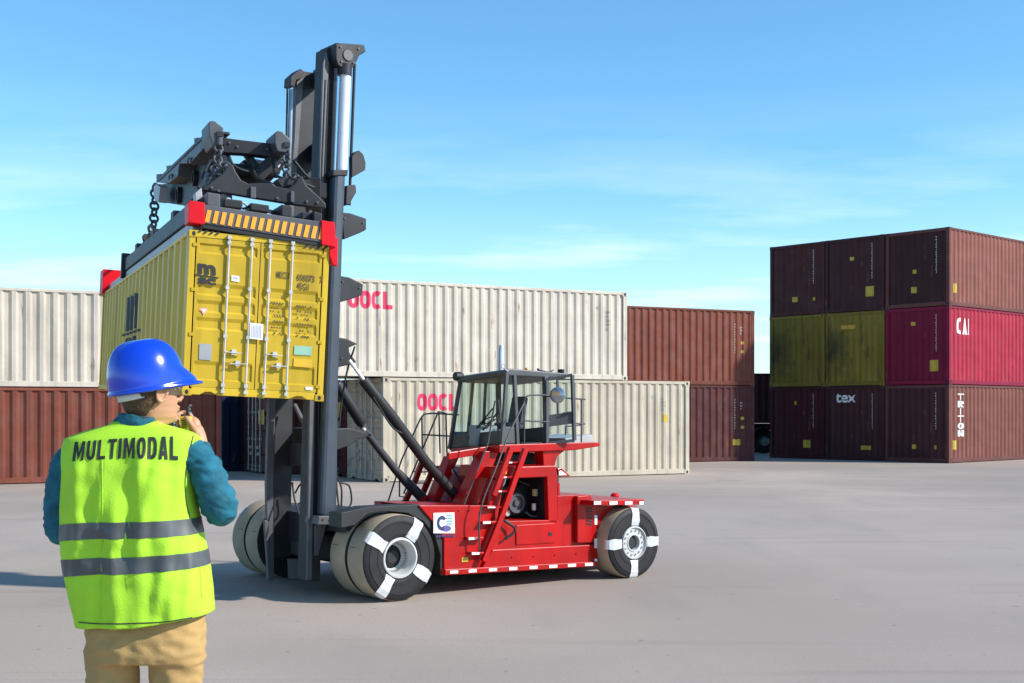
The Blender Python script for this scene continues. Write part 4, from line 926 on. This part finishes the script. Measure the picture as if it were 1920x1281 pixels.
hump = [(376, 356), (399, 340), (420, 323), (426, 311), (431, 307), (437, 309), (443, 323), (452, 337), (465, 344), (488, 343), (511, 343), (517, 349), (540, 354), (553, 344), (561, 330), (567, 330), (574, 347), (602, 372), (611, 382), (612, 391), (560, 385), (480, 372), (428, 363), (385, 357)]
kb('saddle_plate', hump, .40, .46, DK, bevel=.008)
sp2 = MB(); P2 = [KB(x, y, .40) for x, y in hump]; sp2.prism([p + kx * 2.6 - kz * .02 for p in P2], kx * .06); sp2.build('saddle_plate', DK, SP, bevel=.008)
for a, b, cc_, d in ((388, 360, 413, 385), (528, 383, 548, 404), (588, 396, 604, 416)):
    kb('spacer_block', [(a, b), (cc_, b + 4), (cc_, d + 5), (a, d + 1)], .06, .38, DKL if a == 388 else DK, bevel=.008)
kb('grey_bracket', [(366, 362), (378, 352), (380, 372), (367, 378)], .2, .3, PG)
MB().tube(smooth_path([KB(418, 386, .2), KB(428, 372, .2), KB(440, 385, .2), KB(455, 380, .2), KB(470, 392, .2)], 5), .008, 8).build('hose', PG, SP, smooth=True)
MB().tube(smooth_path([KB(455, 392, .18), KB(480, 386, .2), KB(510, 400, .2), KB(540, 398, .2)], 5), .008, 8).build('hose', BLK, SP, smooth=True)
# head frame above, carried on chains
kb('head_beam', [(419, 258), (440, 261), (508, 269), (520, 274), (520, 296), (508, 294), (458, 288), (419, 286)], .95, 1.07, DK, bevel=.006)
for poly, q in (([(391, 229), (397, 226), (405, 228), (419, 239), (419, 272), (407, 275), (400, 274), (392, 254)], 0), ([(515, 250), (520, 245), (530, 247), (545, 262), (545, 284), (533, 286), (520, 284), (515, 268)], 1)):
    kb('hoist_head', poly, .80, 1.12, DKL, bevel=.008)
    x0, y0 = (407, 246) if q == 0 else (533, 266)
    kb('head_slot', [(x0, y0), (x0 + 11, y0 + 1), (x0 + 11, y0 + 10), (x0, y0 + 9)], .785, .797, BLK, bevel=0)
YS = .626
ks('side_arm', [(391, 247), (388, 270), (357, 306), (336, 307), (333, 330), (317, 343), (301, 343), (294, 341), (300, 334), (340, 297)], YS, YS - .14, DKL, bevel=.006)
ks('arm_rail', [(391, 243), (391, 248), (300, 337), (293, 342), (293, 337)], YS + .01, YS - .15, DK)
for x, y in ((368, 264), (316, 316), (297, 332)): ks('arm_lug', [(x - 4, y - 5), (x + 3, y - 6), (x + 3, y + 3), (x - 4, y + 4)], YS - .02, YS - .10, DK)
for x, y in ((354, 302), (319, 333)):
    MB().tube(smooth_path([KS(x - 2, y + 4, YS + .012), KS(x - 1, y - 4, YS + .012), KS(x + 4, y - 5, YS + .012), KS(x + 4, y + 2, YS + .012)], 5), .006, 8).build('grab_ring', BLK, SP, smooth=True)
ks('arm_body', [(296, 345), (318, 344), (336, 331), (337, 308), (357, 307), (384, 277), (392, 300), (385, 345), (362, 372), (345, 386), (308, 380), (300, 372)], YS - .14, YS - .34, DK, bevel=.01)
for x, y, r_ in ((331, 366, .078), (361, 334, .066)):
    p = KS(x, y, YS - .10); MB().lathe([(0, .03), (r_ * .7, .03), (r_ * .78, 0), (r_, 0), (r_, .06), (r_ * .96, .5), (0, .5)], p, -ky, kx, 30).build('rotator_drum', DK, SP, smooth='auto')
MB().tube([KB(402, 316, 1.1), KB(520, 323, 1.1)], .045, 16).build('cross_tube', DK, SP, smooth='auto')
MB().tube([KB(478, 308, 1.2), KB(525, 318, 1.2)], .04, 16).build('grey_cylinder', PG, SP, smooth='auto')
MB().bar(KB(460, 286, 1.05), KB(486, 322, 1.05), .05, .05).build('brace', DK, SP, bevel=.005)
MB().bar(KB(522, 292, 1.0), KB(478, 335, 1.0), .06, .10).build('brace', DK, SP, bevel=.005)
kb('lower_frame', [(405, 318), (420, 312), (520, 318), (536, 300), (545, 292), (540, 306), (508, 340), (470, 344), (452, 340), (443, 330)], 1.15, 1.5, BLK, bevel=.01)
kb('mast_arm', [(548, 338), (556, 334), (612, 344), (612, 372), (560, 362)], 1.3, 1.5, DK)
# arm from the head frame to the mast carriage
A_ = KB(585, 352, 1.3); B_ = T(590, 400, 1.15)
MB().bar(A_, B_, .14, .16).build('mast_arm', DK, SP, bevel=.01)
def chain(name, a, b, n, r, parent=SP):
    a = Vector(a); b = Vector(b); m = MB(); d = (b - a) / n; dn = d.normalized(); o1 = dn.orthogonal().normalized(); o2 = dn.cross(o1)
    for i in range(n):
        c = a + d * (i + .5); s = o1 if i % 2 else o2; L2 = d.length * .62
        m.tube([c + dn * L2 * math.sin(t) + s * r * 1.5 * math.cos(t) for t in [2 * math.pi * k / 12 for k in range(13)]], r * .48, 6, cap=False)
    return m.build(name, DKL, parent, smooth=True)
chain('chain', KB(411, 262, .82), KB(407, 316, .8), 5, .022); chain('chain', KB(406, 316, .7), KB(389, 346, .5), 4, .022); chain('chain', KB(407, 316, .7), KB(430, 309, .45), 3, .018)
MB().tube([KB(412, 258, .80), KB(411, 272, .80)], .024, 10).build('chain_link', DKL, SP, smooth='auto')
chain('chain', KB(538, 284, .82), KB(536, 332, .8), 5, .020); chain('chain', KB(536, 330, .6), KB(560, 333, .45), 3, .018)
kb('shackle', [(517, 337), (536, 330), (556, 335), (548, 350), (528, 353)], .5, .62, BLK, bevel=.01)
pa = KS(291, 346, YS - .05); pb = KS(288, 427, YS - .05); chain('chain', pa, pb, 7, .030); chain('chain', pb, KS(268, 462, YS - .05), 4, .032)
ks('chain_block', [(292, 345), (300, 350), (297, 380), (290, 376), (287, 360)], YS + .0, YS - .08, PG)

# ---- small hardware
def bolt(p, ax, r, parent, mat=DKL): return MB().tube([p, p + ax * .012], r, 6).build('bolt', mat, parent)
for x, y in ((638, 88), (672, 92), (640, 116), (662, 118)): bolt(T(x, y, .60), -V, .010, TK)
for x, y in ((646, 410), (680, 418), (642, 528), (674, 540), (640, 672)): bolt(T(x, y, .72), -V, .009, TK)
for x, y in ((606, 974), (618, 975), (632, 976)): bolt(T(x, y, .55), -V, .010, TK)
for x, y in ((397, 352), (410, 358), (470, 364), (520, 372), (575, 378), (595, 380)): bolt(KB(x, y, .40), -kx, .010, SP)
for x, y in ((430, 268), (445, 275), (500, 280)): bolt(KB(x, y, .95), -kx, .010, SP)
for x, y in ((960, 1045), (1000, 1043), (1040, 1041), (1080, 1038)): bolt(T(x, y, .05), -V, .007, TK, RED)
for x in (860, 880, 915): bolt(T(x, 958, .10), -V, .006, TK, RED)
pl('hatch', [(968, 985), (1040, 981), (1040, 1018), (968, 1022)], .088, .098, RED, body, bevel=.004)
pl('hatch_latch', [(1030, 998), (1036, 998), (1036, 1004), (1030, 1004)], .080, .087, BLK, body, bevel=.001)
pl('warning_label', [(938, 884), (950, 883.5), (950, 889), (938, 889.5)], .094, .099, YEL, TK, bevel=0)
pl('warning_label', [(866, 1046), (878, 1045), (878, 1053), (866, 1054)], .094, .099, YEL, TK, bevel=0)
# hoses and valve gear on the head frame
for pts in ([(425, 290, 1.0), (440, 312, .95), (470, 322, .95), (500, 312, 1.0)], [(470, 292, 1.0), (480, 330, .9), (510, 345, .8), (545, 350, .7)], [(512, 300, .9), (520, 330, .8), (556, 340, .7), (590, 352, .7)],
            [(440, 345, .6), (470, 356, .5), (520, 362, .5), (560, 372, .5)], [(430, 388, .3), (470, 402, .25), (500, 395, .3), (560, 412, .25)], [(402, 292, 1.2), (415, 330, 1.0), (440, 350, .8)],
            [(395, 300, 1.4), (380, 330, 1.2), (372, 352, .9)], [(550, 300, 1.3), (575, 330, 1.3), (600, 350, 1.4)]):
    MB().tube(smooth_path([KB(*p) for p in pts], 6), .011, 8).build('hose', BLK, SP, smooth=True)
kb('valve_box', [(420, 372), (455, 376), (455, 392), (420, 388)], .14, .34, BLK, bevel=.008); kb('valve_box', [(470, 380), (505, 385), (505, 399), (470, 394)], .14, .34, DK, bevel=.008)
kb('motor', [(455, 300), (478, 296), (498, 316), (490, 336), (462, 334)], 1.25, 1.45, BLK, bevel=.012)
kb('stiffener', [(470, 350), (480, 351), (480, 372), (470, 371)], .38, .40, DKL, SP); kb('stiffener', [(545, 358), (552, 359), (552, 380), (545, 379)], .38, .40, DKL, SP)
for k in (0, 1):
    tb('hose', [(610 + k * 6, 150, .69), (600 + k * 6, 420, .69), (598 + k * 6, 700, .69), (596 + k * 6, 960, .69)], .008, BLK, TK, True, seg=8)

# ================================================================== worker
YC = 4.45
LIME = material('lime_vest', (.40, .70, .04), .7, var=.08, scale=5, bump=.15, bscale=160, spec=.2)
BAND = material('retroreflective_band', (.07, .074, .078), .38, var=.25, scale=9, spec=.6)
TEALC = material('teal_denim', (.005, .105, .155), .8, var=.45, scale=14, bump=.25, bscale=220)
KHAKI = material('khaki_cotton', (.42, .26, .095), .85, var=.1, scale=6, bump=.2, bscale=200)
BLUE = material('blue_plastic', (.003, .045, .52), .16, var=.03, coat=.5)
HAIR = material('brown_hair', (.085, .045, .02), .75, var=.4, scale=60, bump=.5, bscale=150)
LEA = material('boot_leather', (.09, .05, .03), .6)
PE = empty('person', at(270, 1720, YC) * 1 - Vector((0, 0, at(270, 1720, YC).z)), label='worker seen from behind in a lime vest and blue hard hat, talking into a radio', cat='person')
def sup(a, p): 
    c, s_ = math.cos(a), math.sin(a); return math.copysign(abs(c) ** (2 / p), c), math.copysign(abs(s_) ** (2 / p), s_)
VR = [(790, 214, 304, .065), (797, 205, 312, .075), (804, 178, 338, .090), (812, 150, 364, .100), (822, 124, 376, .110), (840, 119, 372, .120), (870, 118, 366, .130), (920, 118, 366, .138), (960, 118, 370, .140), (1000, 119, 378, .140), (1040, 121, 386, .142), (1075, 127, 393, .145), (1120, 136, 396, .148), (1165, 147, 399, .148)]
def vrow(py):
    py = max(790, min(1165, py))
    for a, b in zip(VR, VR[1:]):
        if a[0] <= py <= b[0]:
            t = (py - a[0]) / (b[0] - a[0]); return [a[i] + (b[i] - a[i]) * t for i in range(4)]
def vest_pt(py, ang, off=0, folds=1.0):
    _, l, r, d = vrow(py); c, s_ = sup(ang, 2.6)
    w = (r - l) / 2 * YC / F + off; p = at((l + r) / 2, py, YC) + Vector((w * c, (d + off) * s_, 0))
    t = max(0, (py - 900) / 265.0); p.z += (.022 * c if c > 0 else .006 * c) * t * t * 1.6
    if folds and py > 815:
        k = min(1, (py - 815) / 60) * folds; x = p.x
        f = noise.noise(Vector((x * 13 + .7 * (p.z - 1.3), s_ * 1.3, p.z * 1.7))) * .030 + noise.noise(Vector((x * 26 - 3 * p.z, s_ * 2 + 5, p.z * 3.2))) * .018 + noise.noise(Vector((x * 9 + 14 * p.z, 9, p.z * 9))) * .008
        p += Vector((c * .12, s_, 0)) * (f + .004) * k
    return p
def loft_vest(y0, y1, n, off, a0=0, a1=2 * math.pi, seg=120, top=None):
    m = MB(); vs = []
    for i in range(n + 1):
        py = y0 + (y1 - y0) * i / n
        for j in range(seg):
            a = a0 + (a1 - a0) * j / seg; vs.append(vest_pt(py, a, off))
    m.add(vs, [[i * seg + j, i * seg + (j + 1) % seg, (i + 1) * seg + (j + 1) % seg, (i + 1) * seg + j] for i in range(n) for j in range(seg)]); return m
vest = loft_vest(790, 1165, 110, 0).build('vest', LIME, PE, smooth=True)
sd_m = vest.modifiers.new('thick', 'SOLIDIFY'); sd_m.thickness = .003; sd_m.offset = -1
def band(yt, yb, name='reflective_band'):
    m = MB(); seg = 160; vs = []; n = 4
    for i in range(n + 1):
        for j in range(seg):
            a = 2 * math.pi * j / seg; c = math.cos(a); dip = 9 * max(0, -c) ** 2.2 + (0 if c < 0 else -2 * c)
            vs.append(vest_pt(yt + dip + (yb - yt) * i / n, a, .0022))
    m.add(vs, [[i * seg + j, i * seg + (j + 1) % seg, (i + 1) * seg + (j + 1) % seg, (i + 1) * seg + j] for i in range(n) for j in range(seg)]); return m.build(name, BAND, vest, smooth=True)
band(973, 1003); band(1037, 1067)
bm_ = bmesh.new(); bm_.from_mesh(vest.data); bv = BVHTree.FromBMesh(bm_); bm_.free(); PO = Vector(PE.location)
def on_vest(px, py, off=.0025):
    r = ray(px, py); o = EY - PO; h = bv.ray_cast(o, r.normalized())
    if h[0] is None: return at(px, py, YC - .12)
    return h[0] + PO - r.normalized() * off
def vtext(s, yt, yb, xl, xr):
    vs, fs, a = block2d(s, .335, .17, .24, 140, 6); o = []
    for u, v in vs:
        x = xl + (xr - xl) * u; top = yt[0] + (yt[1] - yt[0]) * u; bot = yb[0] + (yb[1] - yb[0]) * u - 4 * math.sin(math.pi * u)
        top -= 2 * math.sin(math.pi * u) * 1; x += (1 - v) * 0 + (v * 5 * (1 - u))
        o.append(on_vest(x, bot + (top - bot) * v))
    return MB().add(o, fs).build('lettering', INK, vest)
vtext('MULTIMODAL', (829, 818), (865, 863), 135, 334)
def piping(pts, name='piping', r=.0022, mat=None, n=10):
    P = smooth_path([Vector((x, y, 0)) for x, y in pts], n); return MB().tube([on_vest(p.x, p.y, .001) for p in P], r, 6).build(name, mat or material('dark_piping', (.03, .035, .03), .6), vest, smooth=True)
piping([(148, 1167), (190, 1170), (250, 1169), (310, 1166), (360, 1158)]); piping([(362, 818), (352, 860), (347, 900), (349, 940), (356, 972)])
piping([(191, 800 + 60), (192, 960), (190, 1060), (188, 1160)], 'seam', .0012, LIME); piping([(372, 975), (374, 1040), (378, 1120)], 'seam', .0012, LIME)
def remesh(m, vox, name, mat, parent, disp=None, smooth_it=6):
    '''join closed shapes into one continuous skin'''
    me = bpy.data.meshes.new('tmp'); me.from_pydata([tuple(v) for v in m.v], [], m.f); b = bmesh.new(); b.from_mesh(me); bmesh.ops.recalc_face_normals(b, faces=b.faces); b.to_mesh(me); b.free()
    o = bpy.data.objects.new('tmp', me); COL.objects.link(o); r = o.modifiers.new('r', 'REMESH'); r.mode = 'VOXEL'; r.voxel_size = vox; r.adaptivity = 0
    sm = o.modifiers.new('s', 'SMOOTH'); sm.factor = .5; sm.iterations = smooth_it
    dg = bpy.context.evaluated_depsgraph_get(); me2 = bpy.data.meshes.new_from_object(o.evaluated_get(dg)); bpy.data.objects.remove(o)
    if disp:
        nn = [v.normal.copy() for v in me2.vertices]
        for v, n in zip(me2.vertices, nn): v.co += n * disp(v.co)
    me2.transform(Matrix.Translation(-PO)); me2.materials.clear(); me2.materials.append(mat)
    for p in me2.polygons: p.use_smooth = True
    o = bpy.data.objects.new(name, me2); COL.objects.link(o); o.parent = parent; return o
def taper(pts, rs, n=8, seg=20): 
    m = MB(); m.tube(smooth_path(pts, n), 0, seg, rs=lerp_list(rs, n)); return m
# arms (px, py, Y)
RA = [at(350, 848, 4.45), at(378, 868, 4.44), at(400, 915, 4.43), at(411, 950, 4.44), at(408, 945, 4.52), at(390, 885, 4.60), at(376, 832, 4.64)]
LA = [at(152, 850, 4.46), at(128, 872, 4.46), at(116, 925, 4.46), at(116, 985, 4.48), at(122, 992, 4.56), at(160, 965, 4.66), at(205, 935, 4.74)]
def shirt():
    m = MB()
    seg = 48; vs = []; n = 30
    for i in range(n + 1):
        py = 800 + 360 * i / n
        for j in range(seg): vs.append(vest_pt(py, 2 * math.pi * j / seg, -.034, 0))
    m.add(vs, [[i * seg + j, i * seg + (j + 1) % seg, (i + 1) * seg + (j + 1) % seg, (i + 1) * seg + j] for i in range(n) for j in range(seg)] + [list(range(seg)), [n * seg + j for j in range(seg)]])
    for A, rs in ((RA, (.068, .066, .066, .068, .060, .048, .038)), (LA, (.066, .064, .062, .062, .056, .048, .038))):
        t = taper(A, rs, 8, 24); m.add(t.v, t.f)
    # collar
    t = taper([at(258, 806, 4.455), at(259, 795, 4.45), at(261, 783, 4.445), at(262, 776, 4.445)], (.088, .088, .080, .076), 4, 32); m.add(t.v, t.f)
    def d(p):
        w = noise.noise(p * 9) * .006 + abs(noise.noise(Vector((p.x * 8 + p.z * 9, p.y * 9, p.z * 27 - p.x * 8)))) * -.013 + abs(noise.noise(Vector((p.x * 14 + 3, p.y * 14, p.z * 48 + p.x * 20)))) * -.007 + noise.noise(p * 60) * .001
        return w
    return remesh(m, .007, 'shirt', TEALC, PE, d, 8)
sh_ = shirt()
# head
HC = at(283, 792, YC); HC.y = YC
hf = Vector((.82, .57, 0)).normalized(); hs_ = Vector((-hf.y, hf.x, 0)); hz = Vector((0, 0, 1))
hr = [(-.045, -.052, .010, .048), (-.015, -.060, .045, .050), (.004, -.066, .082, .046), (.022, -.072, .090, .056), (.045, -.079, .090, .062), (.070, -.087, .090, .067), (.100, -.094, .089, .072), (.120, -.098, .086, .074), (.150, -.101, .092, .076), (.180, -.098, .086, .074), (.208, -.085, .068, .064), (.226, -.06, .04, .044), (.234, -.02, .01, .012)]
def head_at(z):
    z = max(hr[0][0], min(hr[-1][0], z))
    for a, b in zip(hr, hr[1:]):
        if a[0] <= z <= b[0]:
            t = (z - a[0]) / (b[0] - a[0]); t = t * t * (3 - 2 * t); return [a[i] + (b[i] - a[i]) * t for i in range(4)]
def head_pt(z, a, off=0):
    _, bk, fr, hw = head_at(z); c = math.cos(a); s_ = math.sin(a); cf = (fr + bk) / 2; rf = (fr - bk) / 2 + off
    return HC + hf * (cf + rf * c) + hs_ * ((hw + off) * s_) + hz * z
def head():
    m = MB(); seg = 40; zs = [-.045 + .279 * i / 44 for i in range(45)]; vs = [head_pt(z, 2 * math.pi * j / seg) for z in zs for j in range(seg)]
    m.add(vs, [[i * seg + j, i * seg + (j + 1) % seg, (i + 1) * seg + (j + 1) % seg, (i + 1) * seg + j] for i in range(44) for j in range(seg)] + [list(range(seg)), [44 * seg + j for j in range(seg)]])
    hp = lambda f, s, z: HC + hf * f + hs_ * s + hz * z
    t = taper([hp(.086, 0, .128), hp(.096, 0, .108), hp(.109, 0, .088), hp(.092, 0, .078)], (.006, .0075, .0095, .009), 4, 12); m.add(t.v, t.f)
    for s in (-1, 1):
        m.ball(hp(.098, s * .012, .078), .009)
        MR = Matrix((hf, hs_ * s, hz)).transposed()
        MR2 = MR @ Matrix.Rotation(R(12), 3, 'Y') @ Matrix.Rotation(R(-22) , 3, 'Z')
        e = hp(.010, s * .076, .102); vsE = []
        tt = [2 * math.pi * k / 20 for k in range(21)]
        m.tube([e + MR2 @ Vector((-.004 + .019 * math.cos(a), .009 + .004 * math.cos(a), .033 * math.sin(a) * (1.0 if math.sin(a) > 0 else .95))) for a in tt], .0055, 8, cap=False)
        m.ball(e + MR2 @ Vector((-.002, .002, 0)), .016, .006, .028, M=MR2)
        m.ball(hp(.088, s * .033, .128), .012, .016, .007, M=MR)
    m.ball(hp(.091, 0, .054), .012, .022, .006, M=Matrix((hf, hs_, hz)).transposed()); m.ball(hp(.090, 0, .043), .011, .020, .006, M=Matrix((hf, hs_, hz)).transposed())
    m.ball(hp(.080, 0, .016), .018)
    # neck, torso, limbs (inside the clothes)
    t = taper([at(262, 850, 4.46), at(262, 812, 4.455), at(268, 785, 4.452), at(276, 760, 4.45)], (.075, .064, .060, .062), 5, 24); m.add(t.v, t.f)
    vs = []; n = 20; seg = 32
    for i in range(n + 1):
        py = 805 + 350 * i / n
        for j in range(seg): vs.append(vest_pt(py, 2 * math.pi * j / seg, -.048, 0))
    m.add(vs, [[i * seg + j, i * seg + (j + 1) % seg, (i + 1) * seg + (j + 1) % seg, (i + 1) * seg + j] for i in range(n) for j in range(seg)] + [list(range(seg)), [n * seg + j for j in range(seg)]])
    for A in (RA, LA):
        t = taper(A, (.045, .045, .044, .042, .040, .034, .027), 6, 16); m.add(t.v, t.f)
    for x0, x1, x2 in ((212, 205, 196), (332, 332, 342)):
        t = taper([at(x0 + (270 - x0) * .3, 1150, YC), at(x0, 1240, YC), at(x1, 1440, YC + .01), at(x2, 1650, YC)], (.07, .075, .05, .035), 6, 16); m.add(t.v, t.f)
    # hands
    def hand(wr, palm, kn, tips, th, r=.0088):
        t = taper([wr, (wr + palm) / 2, palm], (.027, .030, .030), 5, 14); m.add(t.v, t.f); m.ball((palm + sum(kn, Vector()) / 4) / 2, .030, .024, .036)
        for k, tp in zip(kn, tips):
            t = taper([palm * .4 + k * .6, k, tp[0], tp[1], tp[2]], (.011, .0105, .0098, .0090, .0072), 4, 10); m.add(t.v, t.f)
        t = taper(th, (.014, .0125, .011, .0085), 4, 10); m.add(t.v, t.f)
    wr = RA[-1]; palm = at(366, 806, 4.655)
    kn = [at(356 + i * 1.2, 779 + i * 9.5, 4.665 - .004 * i) for i in range(4)]
    tips = [(at(344 + i, 774 + i * 10, 4.675), at(333 + i, 778 + i * 10, 4.655), at(331 + i * 1.5, 782 + i * 10, 4.625)) for i in range(4)]
    hand(wr, palm, kn, tips, [at(368, 815, 4.64), at(362, 803, 4.615), at(354, 790, 4.598), at(347, 781, 4.600)])
    wr = LA[-1]; palm = at(222, 925, 4.77); kn = [at(236 + i, 912 + i * 9, 4.79) for i in range(4)]
    tips = [(at(248 + i, 912 + i * 9, 4.80), at(256, 915 + i * 9, 4.79), at(258, 919 + i * 9, 4.775)) for i in range(4)]
    hand(wr, palm, kn, tips, [at(220, 915, 4.75), at(232, 902, 4.75), at(242, 898, 4.755), at(250, 900, 4.76)])
    return remesh(m, .0042, 'body', SKIN, PE, lambda p: noise.noise(p * 70) * .0005, 3)
body_ = head()
for s in (-1, 1):
    e = HC + hf * .064 + hs_ * s * .032 + hz * .116
    eo = MB().ball(e, .0125).build('eye', material('eye_white', (.7, .68, .65), .2), PE, smooth=True)
    MB().ball(e + hf * .0065, .0065).build('iris', BLK, eo, smooth=True)
    m = MB(); m.tube([HC + hf * (.094 - .01 * abs(k) / 3) + hs_ * (s * .033 + k * .005) + hz * (.140 + .003 * math.cos(k * .5)) for k in range(-3, 4)], .0035, 6); m.build('eyebrow', HAIR, PE, smooth=True)
# hair
m = MB(); n = 26; seg = 60; vs = []
for i in range(n + 1):
    for j in range(seg + 1):
        a = R(72) + (R(288) - R(72)) * j / seg; back = (1 - math.cos(a)) / 2
        z0 = .118 - .095 * min(1, max(0, (back - .40)) / .35) ** .8; z = z0 + (.20 - z0) * i / n
        th = min(1, i / 3) * .011 * min(1, min(j, seg - j) / 4 + .1) + .0012
        p = head_pt(z, a, th); p += noise.noise(Vector((p.x * 90, p.y * 90, p.z * 25))) * .003 * (p - HC).normalized(); vs.append(p)
m.add(vs, [[i * (seg + 1) + j, i * (seg + 1) + j + 1, (i + 1) * (seg + 1) + j + 1, (i + 1) * (seg + 1) + j] for i in range(n) for j in range(seg)])
m.build('hair', HAIR, PE, smooth=True)
m = MB()
random.seed(5)
for k in range(1500):
    a = R(random.uniform(76, 284)); back = (1 - math.cos(a)) / 2; z0 = .118 - .095 * min(1, max(0, (back - .40)) / .35) ** .8
    z = random.uniform(z0 - .006, .17); p = head_pt(z, a, .010); n_ = (head_pt(z, a, .02) - p).normalized(); tn = Vector((-n_.y, n_.x, 0))
    q = p - hz * random.uniform(.010, .018) + n_ * random.uniform(-.004, .003) + tn * random.uniform(-.004, .004)
    m.add([p - tn * .0007, p + tn * .0007, q], [[0, 1, 2]])
hs2 = m.build('hair_strands', HAIR, PE); hs2['kind'] = 'stuff'
# hard hat
pf = (hf * math.cos(R(10)) + hz * math.sin(R(10))); pz = (hz * math.cos(R(10)) - hf * math.sin(R(10))); HO = at(277, 727, YC)
def hat():
    m = MB(); seg = 96; vs = []; n = 30
    rows = [(-.010, 1.015), (-.006, 1.035), (-.002, 1.035), (.004, 1.005)] + [(None, t) for t in [i / n for i in range(n + 1)]]
    for r_ in rows:
        for j in range(seg):
            a = 2 * math.pi * j / seg; c, s_ = math.cos(a), math.sin(a)
            if r_[0] is not None: h, k = r_
            else:
                t = r_[1] * math.pi / 2; h = .008 + .160 * math.sin(t) ** .92; k = max(.0, math.cos(t)) ** .66
            x = .134 * c * k - .006 * h; y = .114 * s_ * k
            if r_[0] is None and .1 < r_[1] < .98:      # three raised ribs over the crown
                x0 = abs(y); rb = math.exp(-((x0 - 0) / .012) ** 2) * .004 + math.exp(-((x0 - .045) / .010) ** 2) * .003
                h += rb * math.sin(r_[1] * math.pi)
            if r_[0] is None and c > .3 and r_[1] < .35: x += .040 * ((c - .3) / .7) * max(0, 1 - r_[1] / .17)
            if r_[0] is not None and c > .25:
                v = (c - .25) / .75; x += .058 * v ** .8 * (1 if 1.01 < r_[1] < 1.04 else .7); h -= .006 * v
            vs.append(HO + pf * x + hs_ * y + pz * h)
    N_ = len(rows); m.add(vs, [[i * seg + j, i * seg + (j + 1) % seg, (i + 1) * seg + (j + 1) % seg, (i + 1) * seg + j] for i in range(N_ - 1) for j in range(seg)])
    o = m.build('hard_hat', BLUE, PE, smooth=True); so = o.modifiers.new('thick', 'SOLIDIFY'); so.thickness = .003; so.offset = -1; return o
hh = hat()
m = MB(); vs = []; seg = 40
for i in range(2):
    for j in range(seg + 1):
        a = R(95) + R(170) * j / seg; vs.append(HO + pf * (.104 * math.cos(a) - .004) + hs_ * (.086 * math.sin(a)) + pz * (.006 - .030 * i - .010 * (math.cos(a) < 0) * abs(math.cos(a)) * i))
m.add(vs, [[j, j + 1, seg + 2 + j, seg + 1 + j] for j in range(seg)]); ho = m.build('harness_band', material('harness_white', (.62, .66, .70), .5), hh, smooth=True); q = ho.modifiers.new('t', 'SOLIDIFY'); q.thickness = .003
# trousers
def trousers():
    m = MB(); seg = 40; vs = []; rows = [(1135, 158, 386, .118), (1165, 162, 384, .122), (1190, 161, 385, .128), (1220, 160, 386, .130), (1240, 162, 386, .120)]
    for py, l, r, d in rows:
        for j in range(seg):
            c, s_ = sup(2 * math.pi * j / seg, 2.5); vs.append(at((l + r) / 2, py, YC) + Vector(((r - l) / 2 * YC / F * c, d * s_, 0)))
    n = len(rows) - 1; m.add(vs, [[i * seg + j, i * seg + (j + 1) % seg, (i + 1) * seg + (j + 1) % seg, (i + 1) * seg + j] for i in range(n) for j in range(seg)] + [list(range(seg)), [n * seg + j for j in range(seg)]])
    for pts in ([(213, 1215), (211, 1290), (206, 1400), (200, 1520), (194, 1650)], [(331, 1215), (331, 1290), (334, 1400), (338, 1520), (344, 1650)]):
        t = taper([at(x, y, YC) for x, y in pts], (.099, .093, .078, .066, .060), 6, 28); m.add(t.v, t.f)
    return remesh(m, .008, 'trousers', KHAKI, PE, lambda p: -abs(noise.noise(Vector((p.x * 12, p.y * 12, p.z * 26)))) * .012 + noise.noise(p * 30) * .003, 5)
tr = trousers()
for x in (194, 344):
    g = at(x, 1690, YC); g.z = 0; m = MB()
    for a, b, r0, r1 in ((Vector((0, .0, .24)), Vector((0, .0, .06)), .058, .056), (Vector((0, -.03, .045)), Vector((0, .17, .035)), .045, .042)):
        t = taper([g + a, g + (a + b) / 2, g + b], (r0, (r0 + r1) / 2, r1), 5, 18); m.add(t.v, t.f)
    m.ball(g + Vector((0, .18, .035)), .045, .05, .034); m.ball(g + Vector((0, -.03, .045)), .045)
    remesh(m, .008, 'boot', LEA, PE, None, 4)
# radio
RP = at(345, 806, 4.63)
rd = empty('walkie_talkie', RP, label='yellow walkie-talkie with a black antenna held at the worker\'s mouth', cat='radio')
RY = material('radio_yellow', (.75, .50, .03), .4)
MB().prism([at(337, 781, 4.60), at(355, 781, 4.60), at(354, 832, 4.605), at(338, 832, 4.605)], Vector((.004, .035, 0))).build('case', RY, rd, bevel=.004)
MB().tube([at(352, 783, 4.62), at(352, 762, 4.62)], .0065, 10, rs=[.0075, .0055]).build('antenna', BLK, rd, smooth='auto')
MB().tube([at(342, 783, 4.62), at(342, 777, 4.62)], .006, 10).build('knob', BLK, rd, smooth='auto')
m = MB()
for i in range(4): m.prism([at(341, 788 + i * 4, 4.598), at(350, 788 + i * 4, 4.598), at(350, 790 + i * 4, 4.598), at(341, 790 + i * 4, 4.598)], Vector((0, -.001, 0)))
m.build('speaker_grille', BLK, rd)
